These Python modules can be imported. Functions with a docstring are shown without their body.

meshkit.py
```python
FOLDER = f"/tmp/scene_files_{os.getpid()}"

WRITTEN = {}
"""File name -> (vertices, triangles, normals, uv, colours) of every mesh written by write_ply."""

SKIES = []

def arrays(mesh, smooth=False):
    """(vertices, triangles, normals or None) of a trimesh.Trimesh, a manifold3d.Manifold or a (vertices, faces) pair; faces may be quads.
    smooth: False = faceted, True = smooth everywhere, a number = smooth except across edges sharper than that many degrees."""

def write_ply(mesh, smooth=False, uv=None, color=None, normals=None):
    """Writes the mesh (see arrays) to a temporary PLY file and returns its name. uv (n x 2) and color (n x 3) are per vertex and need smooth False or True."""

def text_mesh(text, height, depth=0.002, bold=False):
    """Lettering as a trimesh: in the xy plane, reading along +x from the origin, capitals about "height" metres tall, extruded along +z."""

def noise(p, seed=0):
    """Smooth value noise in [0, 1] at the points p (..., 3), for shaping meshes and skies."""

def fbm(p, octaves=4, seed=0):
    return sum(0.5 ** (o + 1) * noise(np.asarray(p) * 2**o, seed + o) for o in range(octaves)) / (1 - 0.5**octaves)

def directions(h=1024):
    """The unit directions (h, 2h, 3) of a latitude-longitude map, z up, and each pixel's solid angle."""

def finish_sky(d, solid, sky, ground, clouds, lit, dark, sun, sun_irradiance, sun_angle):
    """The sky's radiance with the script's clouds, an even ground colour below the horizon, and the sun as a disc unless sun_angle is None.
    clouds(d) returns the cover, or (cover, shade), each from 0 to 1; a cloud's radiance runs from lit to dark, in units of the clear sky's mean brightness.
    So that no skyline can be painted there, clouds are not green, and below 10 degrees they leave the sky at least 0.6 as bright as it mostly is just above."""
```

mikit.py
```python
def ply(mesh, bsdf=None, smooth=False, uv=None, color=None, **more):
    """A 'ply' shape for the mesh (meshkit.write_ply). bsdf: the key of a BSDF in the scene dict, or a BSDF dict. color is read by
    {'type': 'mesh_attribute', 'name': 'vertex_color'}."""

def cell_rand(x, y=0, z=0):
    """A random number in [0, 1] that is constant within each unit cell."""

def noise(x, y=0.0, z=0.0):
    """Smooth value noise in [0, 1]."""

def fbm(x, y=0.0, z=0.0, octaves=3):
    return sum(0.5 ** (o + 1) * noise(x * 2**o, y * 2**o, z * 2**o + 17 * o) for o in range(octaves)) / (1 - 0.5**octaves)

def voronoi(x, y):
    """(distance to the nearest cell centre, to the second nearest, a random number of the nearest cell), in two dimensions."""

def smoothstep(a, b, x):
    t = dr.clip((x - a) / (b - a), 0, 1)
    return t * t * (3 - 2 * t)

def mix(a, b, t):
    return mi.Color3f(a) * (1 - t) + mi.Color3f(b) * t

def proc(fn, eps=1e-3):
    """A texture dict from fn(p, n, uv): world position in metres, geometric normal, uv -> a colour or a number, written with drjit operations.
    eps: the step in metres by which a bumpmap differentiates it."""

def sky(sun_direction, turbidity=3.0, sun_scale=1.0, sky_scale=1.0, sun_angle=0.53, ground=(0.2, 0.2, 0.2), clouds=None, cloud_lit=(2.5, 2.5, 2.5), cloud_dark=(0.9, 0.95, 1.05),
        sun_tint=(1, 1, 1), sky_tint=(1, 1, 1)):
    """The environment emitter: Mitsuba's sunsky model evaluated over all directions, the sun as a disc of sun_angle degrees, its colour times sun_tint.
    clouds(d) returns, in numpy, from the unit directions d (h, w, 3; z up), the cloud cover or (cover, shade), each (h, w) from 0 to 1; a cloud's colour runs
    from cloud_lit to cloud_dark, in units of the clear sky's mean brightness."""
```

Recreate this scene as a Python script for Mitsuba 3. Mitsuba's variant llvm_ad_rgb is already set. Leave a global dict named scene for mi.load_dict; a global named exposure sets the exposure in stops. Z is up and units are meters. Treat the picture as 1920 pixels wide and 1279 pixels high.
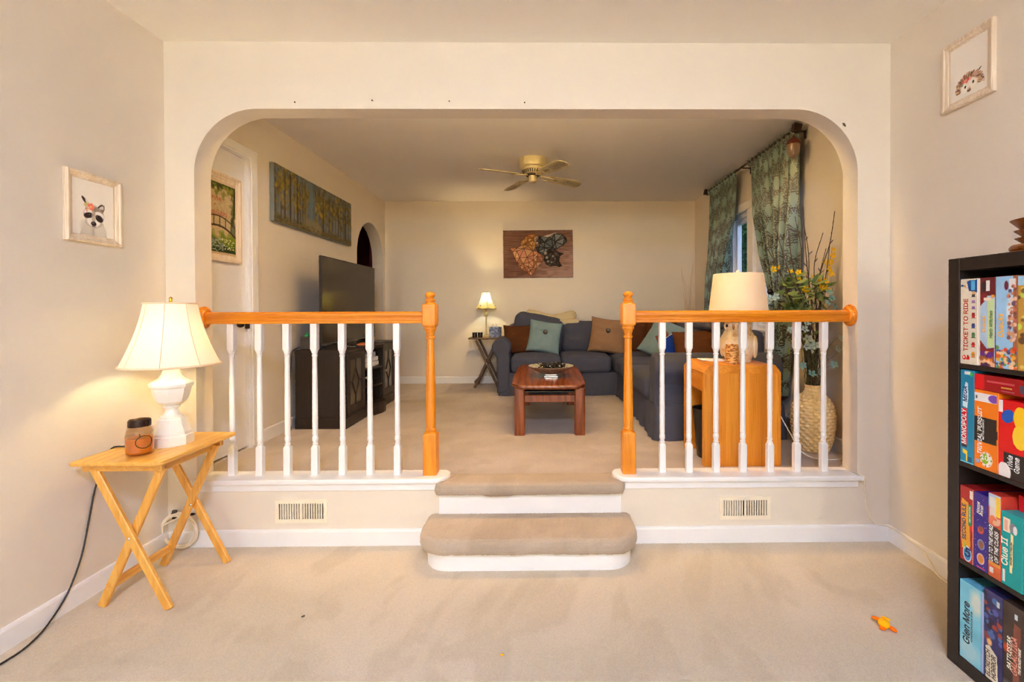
import math
import numpy as np
import trimesh
import manifold3d as m3
import shapely
from shapely import affinity
from shapely.geometry import Polygon, LineString, box as sbox, Point
import drjit as dr
import mitsuba as mi
import mikit
import meshkit
from mikit import noise, fbm, smoothstep, mix, voronoi, proc

T = mi.ScalarTransform4f
rng = np.random.default_rng(11)
scene, labels = {}, {}
PI = math.pi


def lin(r, g, b):
    """sRGB 0-255 to linear."""
    c = np.array([r, g, b], float) / 255
    return [float(x) for x in np.where(c < .04045, c / 12.92, ((c + .055) / 1.055) ** 2.4)]


# ------------------------------------------------------------------ camera, sky, lamps, exposure
EYE = 1.2963
FWD = (.0108, .99991, -.0081)
UP = (.00341, .00806, .99996)
scene['camera'] = {
    'type': 'perspective', 'fov': 2 * math.degrees(math.atan(960 / 865.)), 'fov_axis': 'x', 'near_clip': .05, 'far_clip': 200.,
    'principal_point_offset_x': -.03568, 'principal_point_offset_y': .0412,
    'to_world': T().look_at(origin=[0, 0, EYE], target=[FWD[0], FWD[1], EYE + FWD[2]], up=list(UP))}
scene['sky'] = mikit.sky((-.8, -.35, .5), turbidity=4, sun_scale=0., sky_scale=24., sky_tint=(.86, .95, 1.15))
exposure = -.38
CEIL_L, CEIL_C = 88., (1., 1.04, 1.0)  # unseen pendants behind the viewer
DOME_L, UPPER_FILL_L = 140., 104.  # unseen dome lamp, then the added fill lamp of the raised room
UPPER_FILL_C = (1., .61, .22)  # tint of the added fill lamp
DOME_C = (.80, .94, 1.42)
BULB_L, BULB_C = 320., (1., .73, .34)
SMALL_L, SMALL_C = 1900., (1., .70, .34)


# ------------------------------------------------------------------ naming helpers
def number(base):
    k, n = base, 0
    while k in scene or k in labels:
        n += 1
        k = f'{base}_{n:03d}'
    return k


def thing(name, label, cat, group=None):
    k = number(name)
    labels[k] = {'label': label, 'category': cat}
    if group:
        labels[k]['group'] = group
    return k


def add(parent, name, mesh, mat, smooth=False, label=None, kind=None, **kw):
    """A part (or, with parent None, an object that is one mesh)."""
    k = number(f'{parent}__{name}' if parent else name)
    scene[k] = mikit.ply(mesh, mat, smooth, **kw)
    if label or kind:
        labels.setdefault(k, {})
        if label:
            labels[k]['label'] = label
        if kind:
            labels[k]['kind'] = kind
    return k


def solo(name, mesh, mat, label, cat, smooth=False, group=None, **kw):
    k = thing(name, label, cat, group)
    scene[k] = mikit.ply(mesh, mat, smooth, **kw)
    return k


def struct(name, mesh, mat, label=None, smooth=False, **kw):
    scene[name] = mikit.ply(mesh, mat, smooth, **kw)
    labels[name] = {'kind': 'structure', 'label': label or name.replace('_', ' '), 'category': name.split('_')[0]}
    return name


# ------------------------------------------------------------------ mesh helpers
def TM(v, f):
    return trimesh.Trimesh(np.asarray(v, float), np.asarray(f, int), process=False)


def cat(*ms):
    ms = [m for a in ms for m in (a if isinstance(a, (list, tuple)) else [a])]
    vs, fs, o = [], [], 0
    for m in ms:
        vs.append(np.asarray(m.vertices)); fs.append(np.asarray(m.faces) + o); o += len(vs[-1])
    return TM(np.vstack(vs), np.vstack(fs))


def man(m):
    d = m.to_mesh()
    return TM(d.vert_properties[:, :3], d.tri_verts)


def hull(pts):
    return man(m3.Manifold.hull_points(np.asarray(pts, float)))


def bx(x0, x1, y0, y1, z0, z1, c=.0):
    """A box, its edges chamfered by c."""
    lo, hi = np.array([x0, y0, z0], float), np.array([x1, y1, z1], float)
    lo, hi = np.minimum(lo, hi), np.maximum(lo, hi)
    c = min(c, .49 * float((hi - lo).min()))
    pts = []
    for s in np.ndindex(2, 2, 2):
        p = np.where(np.array(s) == 0, lo, hi); d = np.where(np.array(s) == 0, 1, -1)
        if c <= 0:
            pts.append(p); continue
        for a in range(3):
            q = p + d * c; q[a] = p[a]; pts.append(q)
    return hull(pts)


def rbox(cx, cy, cz, hx, hy, hz, r, n=10, puff=(0, 0, 0), k=3):
    """A box with rounded edges of radius r, its faces swollen by puff."""
    h = np.array([hx, hy, hz], float); r = min(r, .98 * h.min())
    ax = [np.concatenate([np.linspace(-a, -a + r, k + 1), np.linspace(-a + r, a - r, n + 1)[1:-1], np.linspace(a - r, a, k + 1)]) for a in h]
    vs, fs, o = [], [], 0
    for a in range(3):
        b, c = (a + 1) % 3, (a + 2) % 3
        U, V = np.meshgrid(ax[b], ax[c], indexing='ij')
        for s in (-1, 1):
            P = np.zeros(U.shape + (3,)); P[..., a] = s * h[a]; P[..., b] = U; P[..., c] = V
            i = np.arange(U.size).reshape(U.shape)
            q = np.stack([i[:-1, :-1], i[1:, :-1], i[1:, 1:], i[:-1, 1:]], -1).reshape(-1, 4)
            q = q if s > 0 else q[:, ::-1]
            vs.append(P.reshape(-1, 3)); fs.append(np.vstack([q[:, [0, 1, 2]], q[:, [0, 2, 3]]]) + o); o += U.size
    P = np.vstack(vs)
    inner = np.clip(P, -h + r, h - r)
    d = P - inner; d /= np.linalg.norm(d, axis=1, keepdims=True) + 1e-12
    P = inner + r * d
    t = P / h
    for a in range(3):
        b, c = (a + 1) % 3, (a + 2) % 3
        P[:, a] += np.sign(t[:, a]) * np.abs(t[:, a]) ** 2 * puff[a] * (1 - t[:, b] ** 2) * (1 - t[:, c] ** 2)
    m = trimesh.Trimesh(P, np.vstack(fs), process=False); m.merge_vertices(digits_vertex=6)
    return TM(m.vertices + [cx, cy, cz], m.faces)


def loft(rings, caps=True, closed=True):
    """Rings of equally many points joined one after the other."""
    R = np.asarray(rings, float); m, n = R.shape[:2]
    i = np.arange(m * n).reshape(m, n)
    j = np.roll(i, -1, 1) if closed else i[:, 1:]
    a = i if closed else i[:, :-1]
    q = np.stack([a[:-1], j[:-1], j[1:], a[1:]], -1).reshape(-1, 4)
    v, f = R.reshape(-1, 3), [q[:, [0, 1, 2]], q[:, [0, 2, 3]]]
    if caps and closed:
        v = np.vstack([v, R[0].mean(0), R[-1].mean(0)])
        f.append(np.stack([np.roll(i[0], -1), i[0], np.full(n, m * n)], 1))
        f.append(np.stack([i[-1], np.roll(i[-1], -1), np.full(n, m * n + 1)], 1))
    return TM(v, np.vstack(f))


def lathe(prof, seg=32, at=(0, 0, 0), caps=True, sq=None):
    """A profile of (radius, z) turned about z. sq: number of flat sides instead of a circle."""
    if sq:
        a = (np.arange(sq) + .5) * 2 * PI / sq
    else:
        a = np.arange(seg) * 2 * PI / seg
    ring = [np.stack([r * np.cos(a), r * np.sin(a), np.full(len(a), z)], 1) for r, z in prof]
    m = loft(ring, caps)
    return TM(m.vertices + np.array(at), m.faces)


def catmull(P, n=8):
    P = np.asarray(P, float)
    if len(P) < 3:
        return np.linspace(P[0], P[-1], n + 1)
    Q = np.vstack([2 * P[0] - P[1], P, 2 * P[-1] - P[-2]])
    out = []
    for i in range(1, len(Q) - 2):
        t = np.linspace(0, 1, n, endpoint=False)[:, None]
        a, b, c, d = Q[i - 1:i + 3]
        out.append(.5 * (2 * b + (c - a) * t + (2 * a - 5 * b + 4 * c - d) * t ** 2 + (3 * b - a - 3 * c + d) * t ** 3))
    return np.vstack(out + [P[-1:]])


def tube(P, r, sides=8, caps=True):
    P = np.asarray(P, float); r = np.broadcast_to(np.asarray(r, float), (len(P),))
    t = np.gradient(P, axis=0); t /= np.linalg.norm(t, axis=1, keepdims=True) + 1e-12
    n = np.cross(t[0], [0, 0, 1.] if abs(t[0, 2]) < .9 else [1., 0, 0]); n /= np.linalg.norm(n)
    a = np.arange(sides) * 2 * PI / sides
    rings = []
    for p, tt, rr in zip(P, t, r):
        n = n - tt * n.dot(tt); n /= np.linalg.norm(n) + 1e-12
        b = np.cross(tt, n)
        rings.append(p + rr * (np.cos(a)[:, None] * n + np.sin(a)[:, None] * b))
    return loft(rings, caps)


def extrude(poly, h):
    gs = getattr(poly, 'geoms', [poly])
    return cat([trimesh.creation.extrude_polygon(g, h, engine='earcut') for g in gs if g.area > 1e-9])


def frame(m, o, ex, ey):
    """Takes a mesh drawn in xy (thick along z) to origin o with axes ex, ey."""
    ex, ey = np.array(ex, float), np.array(ey, float)
    ex /= np.linalg.norm(ex); ey /= np.linalg.norm(ey); ez = np.cross(ex, ey)
    v = np.asarray(m.vertices)
    return TM(np.array(o) + v[:, :1] * ex + v[:, 1:2] * ey + v[:, 2:] * ez, m.faces)


def rot(m, axis, deg, about=(0, 0, 0)):
    M = trimesh.transformations.rotation_matrix(math.radians(deg), axis, about)
    return TM(trimesh.transform_points(m.vertices, M), m.faces)


def mv(m, x=0, y=0, z=0):
    return TM(np.asarray(m.vertices) + [x, y, z], m.faces)


def wobble(m, amp, freq, seed=0):
    m = TM(m.vertices, m.faces)
    v = np.array(m.vertices)
    n = np.array(trimesh.Trimesh(m.vertices, m.faces, process=False).vertex_normals)
    d = meshkit.fbm(v * freq, 3, seed) - .5
    return TM(v + n * (d * 2 * amp)[:, None], m.faces)


def bar(a, b, w, t, up=(0, 0, 1), c=.002):
    """A straight square bar from a to b, w wide across up, t thick along up."""
    a, b = np.array(a, float), np.array(b, float)
    L = np.linalg.norm(b - a); ex = (b - a) / L
    s = np.cross(up, ex); s /= np.linalg.norm(s)
    return frame(bx(0, L, -w / 2, w / 2, -t / 2, t / 2, c), a, ex, s)


def offset_rings(poly, layers, n=160):
    """layers of (inset, z): the polygon's outline moved inwards along its normals."""
    ring = np.array(poly.exterior.coords)
    L = LineString(ring)
    P = np.array([L.interpolate(t, normalized=True).coords[0] for t in np.linspace(0, 1, n, endpoint=False)])
    t = np.roll(P, -1, 0) - np.roll(P, 1, 0); t /= np.linalg.norm(t, axis=1, keepdims=True) + 1e-12
    nrm = np.stack([t[:, 1], -t[:, 0]], 1)
    if not poly.exterior.is_ccw:
        nrm = -nrm
    out = [np.column_stack([P - nrm * d, np.full(n, z)]) for d, z in layers]
    if not poly.exterior.is_ccw:
        out = [o[::-1] for o in out]
    return out


# ------------------------------------------------------------------ printed pictures: a grid in the picture's own plane with one colour per vertex
class Canvas:
    def __init__(self, w, h, step, bg):
        self.w, self.h = w, h
        self.nx, self.ny = max(2, int(w / step) + 1), max(2, int(h / step) + 1)
        self.U, self.V = np.meshgrid(np.linspace(0, 1, self.nx), np.linspace(0, 1, self.ny))
        self.C = np.ones(self.U.shape + (3,)) * np.array(bg, float)
        self.s = (w / self.nx) / w

    def put(self, mask, col, a=1.):
        k = (np.clip(mask, 0, 1) * a)[..., None]
        self.C = self.C * (1 - k) + np.array(col, float) * k
        return self

    def rect(self, u0, u1, v0, v1, col, a=1.):
        return self.put(((self.U >= u0) & (self.U <= u1) & (self.V >= v0) & (self.V <= v1)) * 1., col, a)

    def ell(self, u, v, ru, rv, col, a=1., soft=.15, deg=0, rough=0., seed=0):
        x, y = (self.U - u) * self.w, (self.V - v) * self.h
        c, s = math.cos(math.radians(deg)), math.sin(math.radians(deg))
        x, y = x * c + y * s, -x * s + y * c
        d = np.sqrt((x / (ru * self.w)) ** 2 + (y / (rv * self.h)) ** 2)
        if rough:
            d = d + rough * (self.n(14, seed) - .5)
        return self.put((1 - d) / soft + .5, col, a)

    def poly(self, pts, col, a=1.):
        m = np.zeros(self.U.shape, bool); P = np.array(pts, float)
        for (x0, y0), (x1, y1) in zip(P, np.roll(P, -1, 0)):
            if y0 != y1:
                m ^= ((self.V < max(y0, y1)) & (self.V >= min(y0, y1)) & (self.U < (x1 - x0) * (self.V - y0) / (y1 - y0) + x0))
        return self.put(m * 1., col, a)

    def line(self, p, q, wd, col, a=1.):
        p, q = np.array(p, float) * [self.w, self.h], np.array(q, float) * [self.w, self.h]
        X = np.stack([self.U * self.w, self.V * self.h], -1) - p
        d = q - p; t = np.clip((X @ d) / (d @ d + 1e-12), 0, 1)
        r = np.linalg.norm(X - t[..., None] * d, axis=-1)
        return self.put((wd - r) / (wd * .5) + .3, col, a)

    def n(self, f, seed=0, fy=None):
        return meshkit.fbm(np.stack([self.U * self.w / max(self.w, self.h) * f, self.V * self.h / max(self.w, self.h) * (fy or f), self.U * 0 + seed * 3.7], -1), 3, seed)

    def mesh(self, o, eu, ev):
        eu, ev = np.array(eu, float), np.array(ev, float)
        P = np.array(o) + (self.U * self.w)[..., None] * eu + (self.V * self.h)[..., None] * ev
        i = np.arange(self.U.size).reshape(self.U.shape)
        q = np.stack([i[:-1, :-1], i[:-1, 1:], i[1:, 1:], i[1:, :-1]], -1).reshape(-1, 4)
        c = np.clip(self.C.reshape(-1, 3), 0, 255) / 255
        c = np.where(c < .04045, c / 12.92, ((c + .055) / 1.055) ** 2.4)
        return TM(P.reshape(-1, 3), np.vstack([q[:, [0, 1, 2]], q[:, [0, 2, 3]]])), c


def lettering(text, height, o, ex, ey, depth=.0006, bold=True, squash=1., slant=0., centre=True):
    m = meshkit.text_mesh(text, height, depth, bold)
    v = np.array(m.vertices)
    if centre:
        v[:, 0] -= (v[:, 0].min() + v[:, 0].max()) / 2
    v[:, 0] = v[:, 0] * squash + slant * v[:, 1]
    return frame(TM(v, m.faces), o, ex, ey)


# ------------------------------------------------------------------ materials
def tex(fn, eps=1e-3):
    return proc(fn, eps)


def rgb(c):
    return {'type': 'rgb', 'value': list(c)}


def plain(key, c, rough=.5, spec=.5, two=True, **kw):
    b = {'type': 'principled', 'base_color': rgb(c) if not isinstance(c, dict) else c, 'roughness': rough, 'specular': spec, **kw}
    scene[key] = {'type': 'twosided', 'bsdf': b} if two else b


def bumped(key, inner, fn, height, eps=1e-3):
    scene[key] = {'type': 'twosided', 'bsdf': {'type': 'bumpmap', 'tex': tex(fn, eps), 'scale': height, 'bsdf': inner}}


def wood_fn(axis, c0, c1, c2, f=1., ring=60.):
    """Straight grain along an axis: long streaks, fine pores."""
    def fn(p, n, uv):
        q = [p.x, p.y, p.z]
        l = q.pop(axis); a, b = q
        w = fbm(l * 1.3 * f, a * 9 * f, b * 9 * f) * 2.2
        g = fbm(l * 2.5 * f, a * 70 * f + w * 3, b * 70 * f + w * 3)
        rings = .5 + .5 * dr.sin((a + b * .8) * ring * f * 2 + w * 7)
        pores = smoothstep(.62, .8, noise(l * 14 * f, a * 420 * f, b * 420 * f))
        c = mix(c0, c1, smoothstep(.25, .75, g * .75 + rings * .25))
        return mix(c, c2, dr.clip(pores * .45 + smoothstep(.72, .95, rings * g * 1.4) * .4, 0, 1))
    return fn


def wood(key, axis, c0, c1, c2, rough=.35, f=1., ring=60., coat=.0):
    plain(key, tex(wood_fn(axis, c0, c1, c2, f, ring)), rough, .5, clearcoat=coat, clearcoat_gloss=.85)


plain('vertex_print', {'type': 'mesh_attribute', 'name': 'vertex_color'}, .42)
plain('vertex_matte', {'type': 'mesh_attribute', 'name': 'vertex_color'}, .85, .2)


def wall_fn(c):
    d = [x * .965 for x in c]
    return lambda p, n, uv: mix(d, c, fbm(p.x * 1.7 + 3, p.y * 1.7, p.z * 1.7))


def roller(p, n, uv):
    return fbm(p.x * 160, p.y * 160, p.z * 160, 2)


WALL = (.745, .671, .555)
bumped('wall_paint', {'type': 'principled', 'base_color': tex(wall_fn(WALL)), 'roughness': .55, 'specular': .3}, roller, .0006, 2e-3)
bumped('ceiling_paint', {'type': 'principled', 'base_color': rgb((.80, .765, .70)), 'roughness': .9, 'specular': .1}, roller, .001, 2e-3)
plain('trim_white', (.84, .83, .80), .32)
plain('door_white', (.78, .77, .75), .4)
plain('hall_red', lin(96, 10, 16), .6)
plain('hall_dark', lin(70, 52, 36), .7)


def pile(p, n, uv):
    return noise(p.x * 260, p.y * 260, p.z * 260) * .6 + noise(p.x * 90, p.y * 90, p.z * 90) * .4


def carpet_fn(ca, cb, cc):
    def fn(p, n, uv):
        w = fbm(p.x * 1.1, p.y * 1.1, p.z, 2)
        big = fbm(p.x * 2.3 + w * 2, p.y * 3.2 + w * 2, p.z * 2, 3)
        mid = fbm(p.x * 9 + 7 + w * 3, p.y * 6 + w * 4, p.z * 5, 3)
        fine = noise(p.x * 330, p.y * 330, p.z * 330)
        c = mix(ca, cb, smoothstep(.32, .68, big))
        c = mix(c, cc, smoothstep(.52, .72, mid) * .38)
        return c * (.90 + .16 * fine)
    return fn


def carpet(key, ca, cb, cc):
    bumped(key, {'type': 'principled', 'base_color': tex(carpet_fn(ca, cb, cc)), 'roughness': .95, 'specular': .05, 'sheen': .5, 'sheen_tint': .6}, pile, .006, 1.5e-3)


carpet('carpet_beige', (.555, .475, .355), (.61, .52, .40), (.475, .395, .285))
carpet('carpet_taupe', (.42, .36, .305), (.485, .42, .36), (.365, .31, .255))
carpet('carpet_step', (.405, .325, .24), (.48, .39, .295), (.32, .25, .175))

OAK = (lin(208, 116, 10), lin(228, 140, 24), lin(172, 84, 6))
wood('oak_rail', 0, *OAK, rough=.3, coat=.4)
wood('oak_post', 2, lin(214, 124, 12), lin(232, 146, 28), lin(184, 94, 8), rough=.3, coat=.4)
PINE = (lin(214, 152, 62), lin(228, 172, 84), lin(198, 130, 46))
wood('pine_y', 1, *PINE, rough=.35, coat=.2)
wood('pine_z', 2, *PINE, rough=.4)
wood('cherry_y', 1, lin(92, 42, 16), lin(128, 64, 28), lin(58, 24, 10), rough=.22, coat=.6)
wood('cherry_z', 2, lin(104, 48, 18), lin(142, 74, 34), lin(72, 30, 12), rough=.3, coat=.3)
wood('ash_z', 2, lin(206, 124, 28), lin(226, 148, 46), lin(180, 98, 16), rough=.4, f=.5, ring=30)
wood('ash_y', 1, lin(206, 124, 28), lin(226, 148, 46), lin(180, 98, 16), rough=.4, f=.5, ring=30)
wood('black_wood', 2, lin(22, 16, 13), lin(28, 21, 17), lin(15, 11, 9), rough=.45)
wood('espresso', 2, lin(24, 17, 14), lin(31, 23, 18), lin(16, 12, 10), rough=.4)
wood('walnut', 2, lin(70, 48, 30), lin(88, 62, 40), lin(50, 33, 20), rough=.5)
wood('frame_wash', 2, lin(212, 192, 164), lin(230, 214, 192), lin(186, 160, 128), rough=.6, f=.8)


def fabric(key, c, amp=.0008, freq=700, rough=.9, sheen=.4, mottle=.12):
    d = [x * (1 - mottle) for x in c]; e = [min(1, x * (1 + mottle)) for x in c]
    def col(p, n, uv):
        return mix(d, e, fbm(p.x * 22, p.y * 22, p.z * 22) * .6 + noise(p.x * 480, p.y * 480, p.z * 480) * .4)
    def weave(p, n, uv):
        return noise(p.x * freq, p.y * freq, p.z * freq)
    bumped(key, {'type': 'principled', 'base_color': tex(col), 'roughness': rough, 'specular': .1, 'sheen': sheen, 'sheen_tint': .5}, weave, amp, 1e-3)


fabric('slipcover', lin(70, 74, 88))
fabric('brown_suede', lin(78, 46, 24), sheen=.8)
fabric('teal_cloth', lin(126, 152, 152), sheen=.3)
fabric('tan_cloth', lin(150, 118, 88), mottle=.2)
fabric('cream_fleece', lin(212, 196, 154), amp=.004, freq=240, mottle=.08)
fabric('grey_cloth', lin(92, 92, 104))
plain('shade_linen', lin(238, 212, 178), .8, .1)
plain('ceramic', lin(240, 235, 222), .18, .5, clearcoat=.5)
plain('black_plastic', lin(18, 17, 17), .4)
plain('grey_plastic', lin(60, 58, 58), .45)
plain('white_plastic', lin(232, 228, 214), .4)
plain('green_light', lin(30, 170, 90), .4)
plain('steel', (.6, .58, .55), .3, metallic=1.)
plain('brass', lin(190, 140, 60), .3, metallic=1.)
plain('bronze', lin(44, 28, 20), .4, metallic=.6)
plain('register', lin(236, 224, 198), .4)
plain('dark_void', (.012, .01, .008), .9, .0)
plain('tv_screen', (.006, .0055, .005), .16, .24)
plain('paper', lin(238, 234, 226), .7)
plain('black_print', (.012, .012, .012), .5)
plain('white_print', (.86, .85, .82), .5)
scene['shade_lit'] = {'type': 'principledthin', 'base_color': rgb(lin(246, 234, 208)), 'roughness': .8, 'diff_trans': .17, 'spec_trans': 0.}
scene['shade_small'] = {'type': 'principledthin', 'base_color': rgb(lin(244, 204, 124)), 'roughness': .8, 'diff_trans': 1.1, 'spec_trans': 0.}
scene['pane_glass'] = {'type': 'thindielectric', 'int_ior': 1.5}
scene['jar_glass'] = {'type': 'thindielectric', 'int_ior': 1.5, 'specular_transmittance': rgb((.70, .60, .47))}
plain('candle_wax', lin(250, 160, 40), .4)
# ------------------------------------------------------------------ the room shell
XL, XR, D, DB, ZC = -2.063, 1.925, 2.544, 2.671, 2.76        # lower room
XL2, XR2, YB, ZF, ZC2 = -2.03, 1.959, 5.945, .345, 2.685      # upper room
AL, AR, AZ, ARAD = -1.904, 1.744, 2.396, .34                  # the wide arch
YR = -7.6  # unseen depth behind the viewer, lengthened so the lamps stand far back

struct('floor', bx(XL - .1, XR + .1, YR - .1, D, -.12, 0), 'carpet_beige', 'cream beige carpet of the lower room')
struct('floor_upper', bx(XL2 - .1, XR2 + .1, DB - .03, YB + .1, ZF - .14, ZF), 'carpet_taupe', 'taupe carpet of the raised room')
struct('ceiling', bx(XL - .1, XR + .1, YR - .1, D + .01, ZC, ZC + .12), 'ceiling_paint', 'pale ceiling of the lower room')
struct('ceiling_upper', bx(XL2 - .1, XR2 + .1, DB - .01, YB + .1, ZC2, ZC2 + .195), 'ceiling_paint', 'ceiling of the raised room')
struct('wall_left', bx(XL - .12, XL, YR - .1, D + .05, 0, ZC), 'wall_paint', 'cream wall on the left of the lower room')
struct('wall_right', bx(XR, XR + .12, YR - .1, D + .05, 0, ZC), 'wall_paint', 'cream wall on the right of the lower room')
struct('wall_rear', bx(XL, XR, YR - .12, YR, 0, ZC), 'wall_paint', 'unseen wall far behind the viewer')

arch = Polygon([(AL, .34)] + [(AL + ARAD - ARAD * math.cos(t), AZ - ARAD - .01 + (ARAD + .01) * math.sin(t)) for t in np.linspace(0, PI / 2, 25)]
               + [(AR - ARAD + ARAD * math.sin(t), AZ - ARAD - .01 + (ARAD + .01) * math.cos(t)) for t in np.linspace(0, PI / 2, 25)] + [(AR, .34)])
VENTS = [(-1.3355, .1895), (1.1155, .189)]
front = sbox(XL - .05, 0, XR + .05, ZC).difference(arch)
for vx, vz in VENTS:
    front = front.difference(sbox(vx - .124, vz - .049, vx + .124, vz + .049))
struct('wall_front', frame(extrude(front, DB - D), (0, DB, 0), (1, 0, 0), (0, 0, 1)), 'wall_paint', 'cream wall with the wide round-cornered arch opening')

# upper left wall with the round-headed doorway
Y0, Y1, ZT = 5.05, 5.865, 2.315
dw = Polygon([(Y0, ZF)] + [((Y0 + Y1) / 2 - (Y1 - Y0) / 2 * math.cos(t), ZT - (Y1 - Y0) / 2 + (Y1 - Y0) / 2 * math.sin(t)) for t in np.linspace(0, PI, 33)] + [(Y1, ZF)])
lw = sbox(DB - .05, ZF - .1, YB + .1, ZC2 + .05).difference(dw).difference(sbox(2.685, ZF, 3.205, 2.336))
struct('wall_upper_left', frame(extrude(lw, .135), (XL2 - .135, 0, 0), (0, 1, 0), (0, 0, 1)), 'wall_paint', 'cream wall on the left of the raised room')
WY0, WY1, WZ0, WZ1 = 3.62, 4.86, 1.10, 2.245
rw = sbox(DB - .05, ZF - .1, YB + .1, ZC2 + .05).difference(sbox(WY0, WZ0, WY1, WZ1))
struct('wall_upper_right', frame(extrude(rw, .14), (XR2, 0, 0), (0, 1, 0), (0, 0, 1)), 'wall_paint', 'cream wall with the window, right of the raised room')
struct('wall_back', bx(XL2 - .02, XR2 + .02, YB, YB + .1, ZF - .1, ZC2 + .05), 'wall_paint', 'cream wall at the back of the raised room')

# the hall beyond the doorway
HX = XL2 - .135
struct('hall_wall', cat(bx(HX - 1.6, HX - .001, 6.9, 7.0, ZF, 2.6), bx(HX - 1.6, HX - 1.5, 4.2, 6.9, ZF, 2.6), bx(HX - 1.6, HX - .001, 4.1, 4.2, ZF, 2.6), bx(HX - .1, HX - .001, YB + .1, 6.9, ZF, 2.6)), 'hall_red', 'dark red walls of the hall beyond the doorway')
labels['hall_wall']['category'] = 'wall'
struct('ceiling_hall', bx(HX - 1.6, HX - .001, 4.1, 7.0, 2.6, 2.7), 'ceiling_paint', 'hall ceiling')
struct('floor_hall', bx(HX - 1.6, XL2 + .0, 4.1, 7.0, ZF - .1, ZF - .002), 'carpet_taupe', 'hall floor')
solo('hall_dark_box', cat(bx(HX - .85, HX - .42, 6.5, 6.895, ZF, 1.78, .01), bx(HX - .83, HX - .44, 6.488, 6.5, ZF + .06, 1.74, .004)), 'hall_dark', 'dark tall box for the dark opening in the red hall seen through the arched doorway', 'cabinet')  # dark box standing in for a dark opening in the hall

# baseboards
bprof = Polygon([(0, 0), (.013, 0), (.013, .078), (.011, .086), (.006, .09), (0, .09)])


def baseboard(name, a, b, z, nrm, label):
    a, b = np.array([*a, z], float), np.array([*b, z], float)
    d = (b - a) / np.linalg.norm(b - a)
    m = extrude(bprof, np.linalg.norm(b - a))                     # x: out of the wall, y: up, z: along
    v = np.asarray(m.vertices)
    P = a + v[:, :1] * np.array([*nrm, 0.]) + v[:, 1:2] * np.array([0, 0, 1.]) + v[:, 2:] * d
    f = m.faces if np.dot(np.cross([*nrm, 0.], [0, 0, 1.]), d) > 0 else m.faces[:, ::-1]
    struct(name, TM(P, f), 'trim_white', label)


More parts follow.
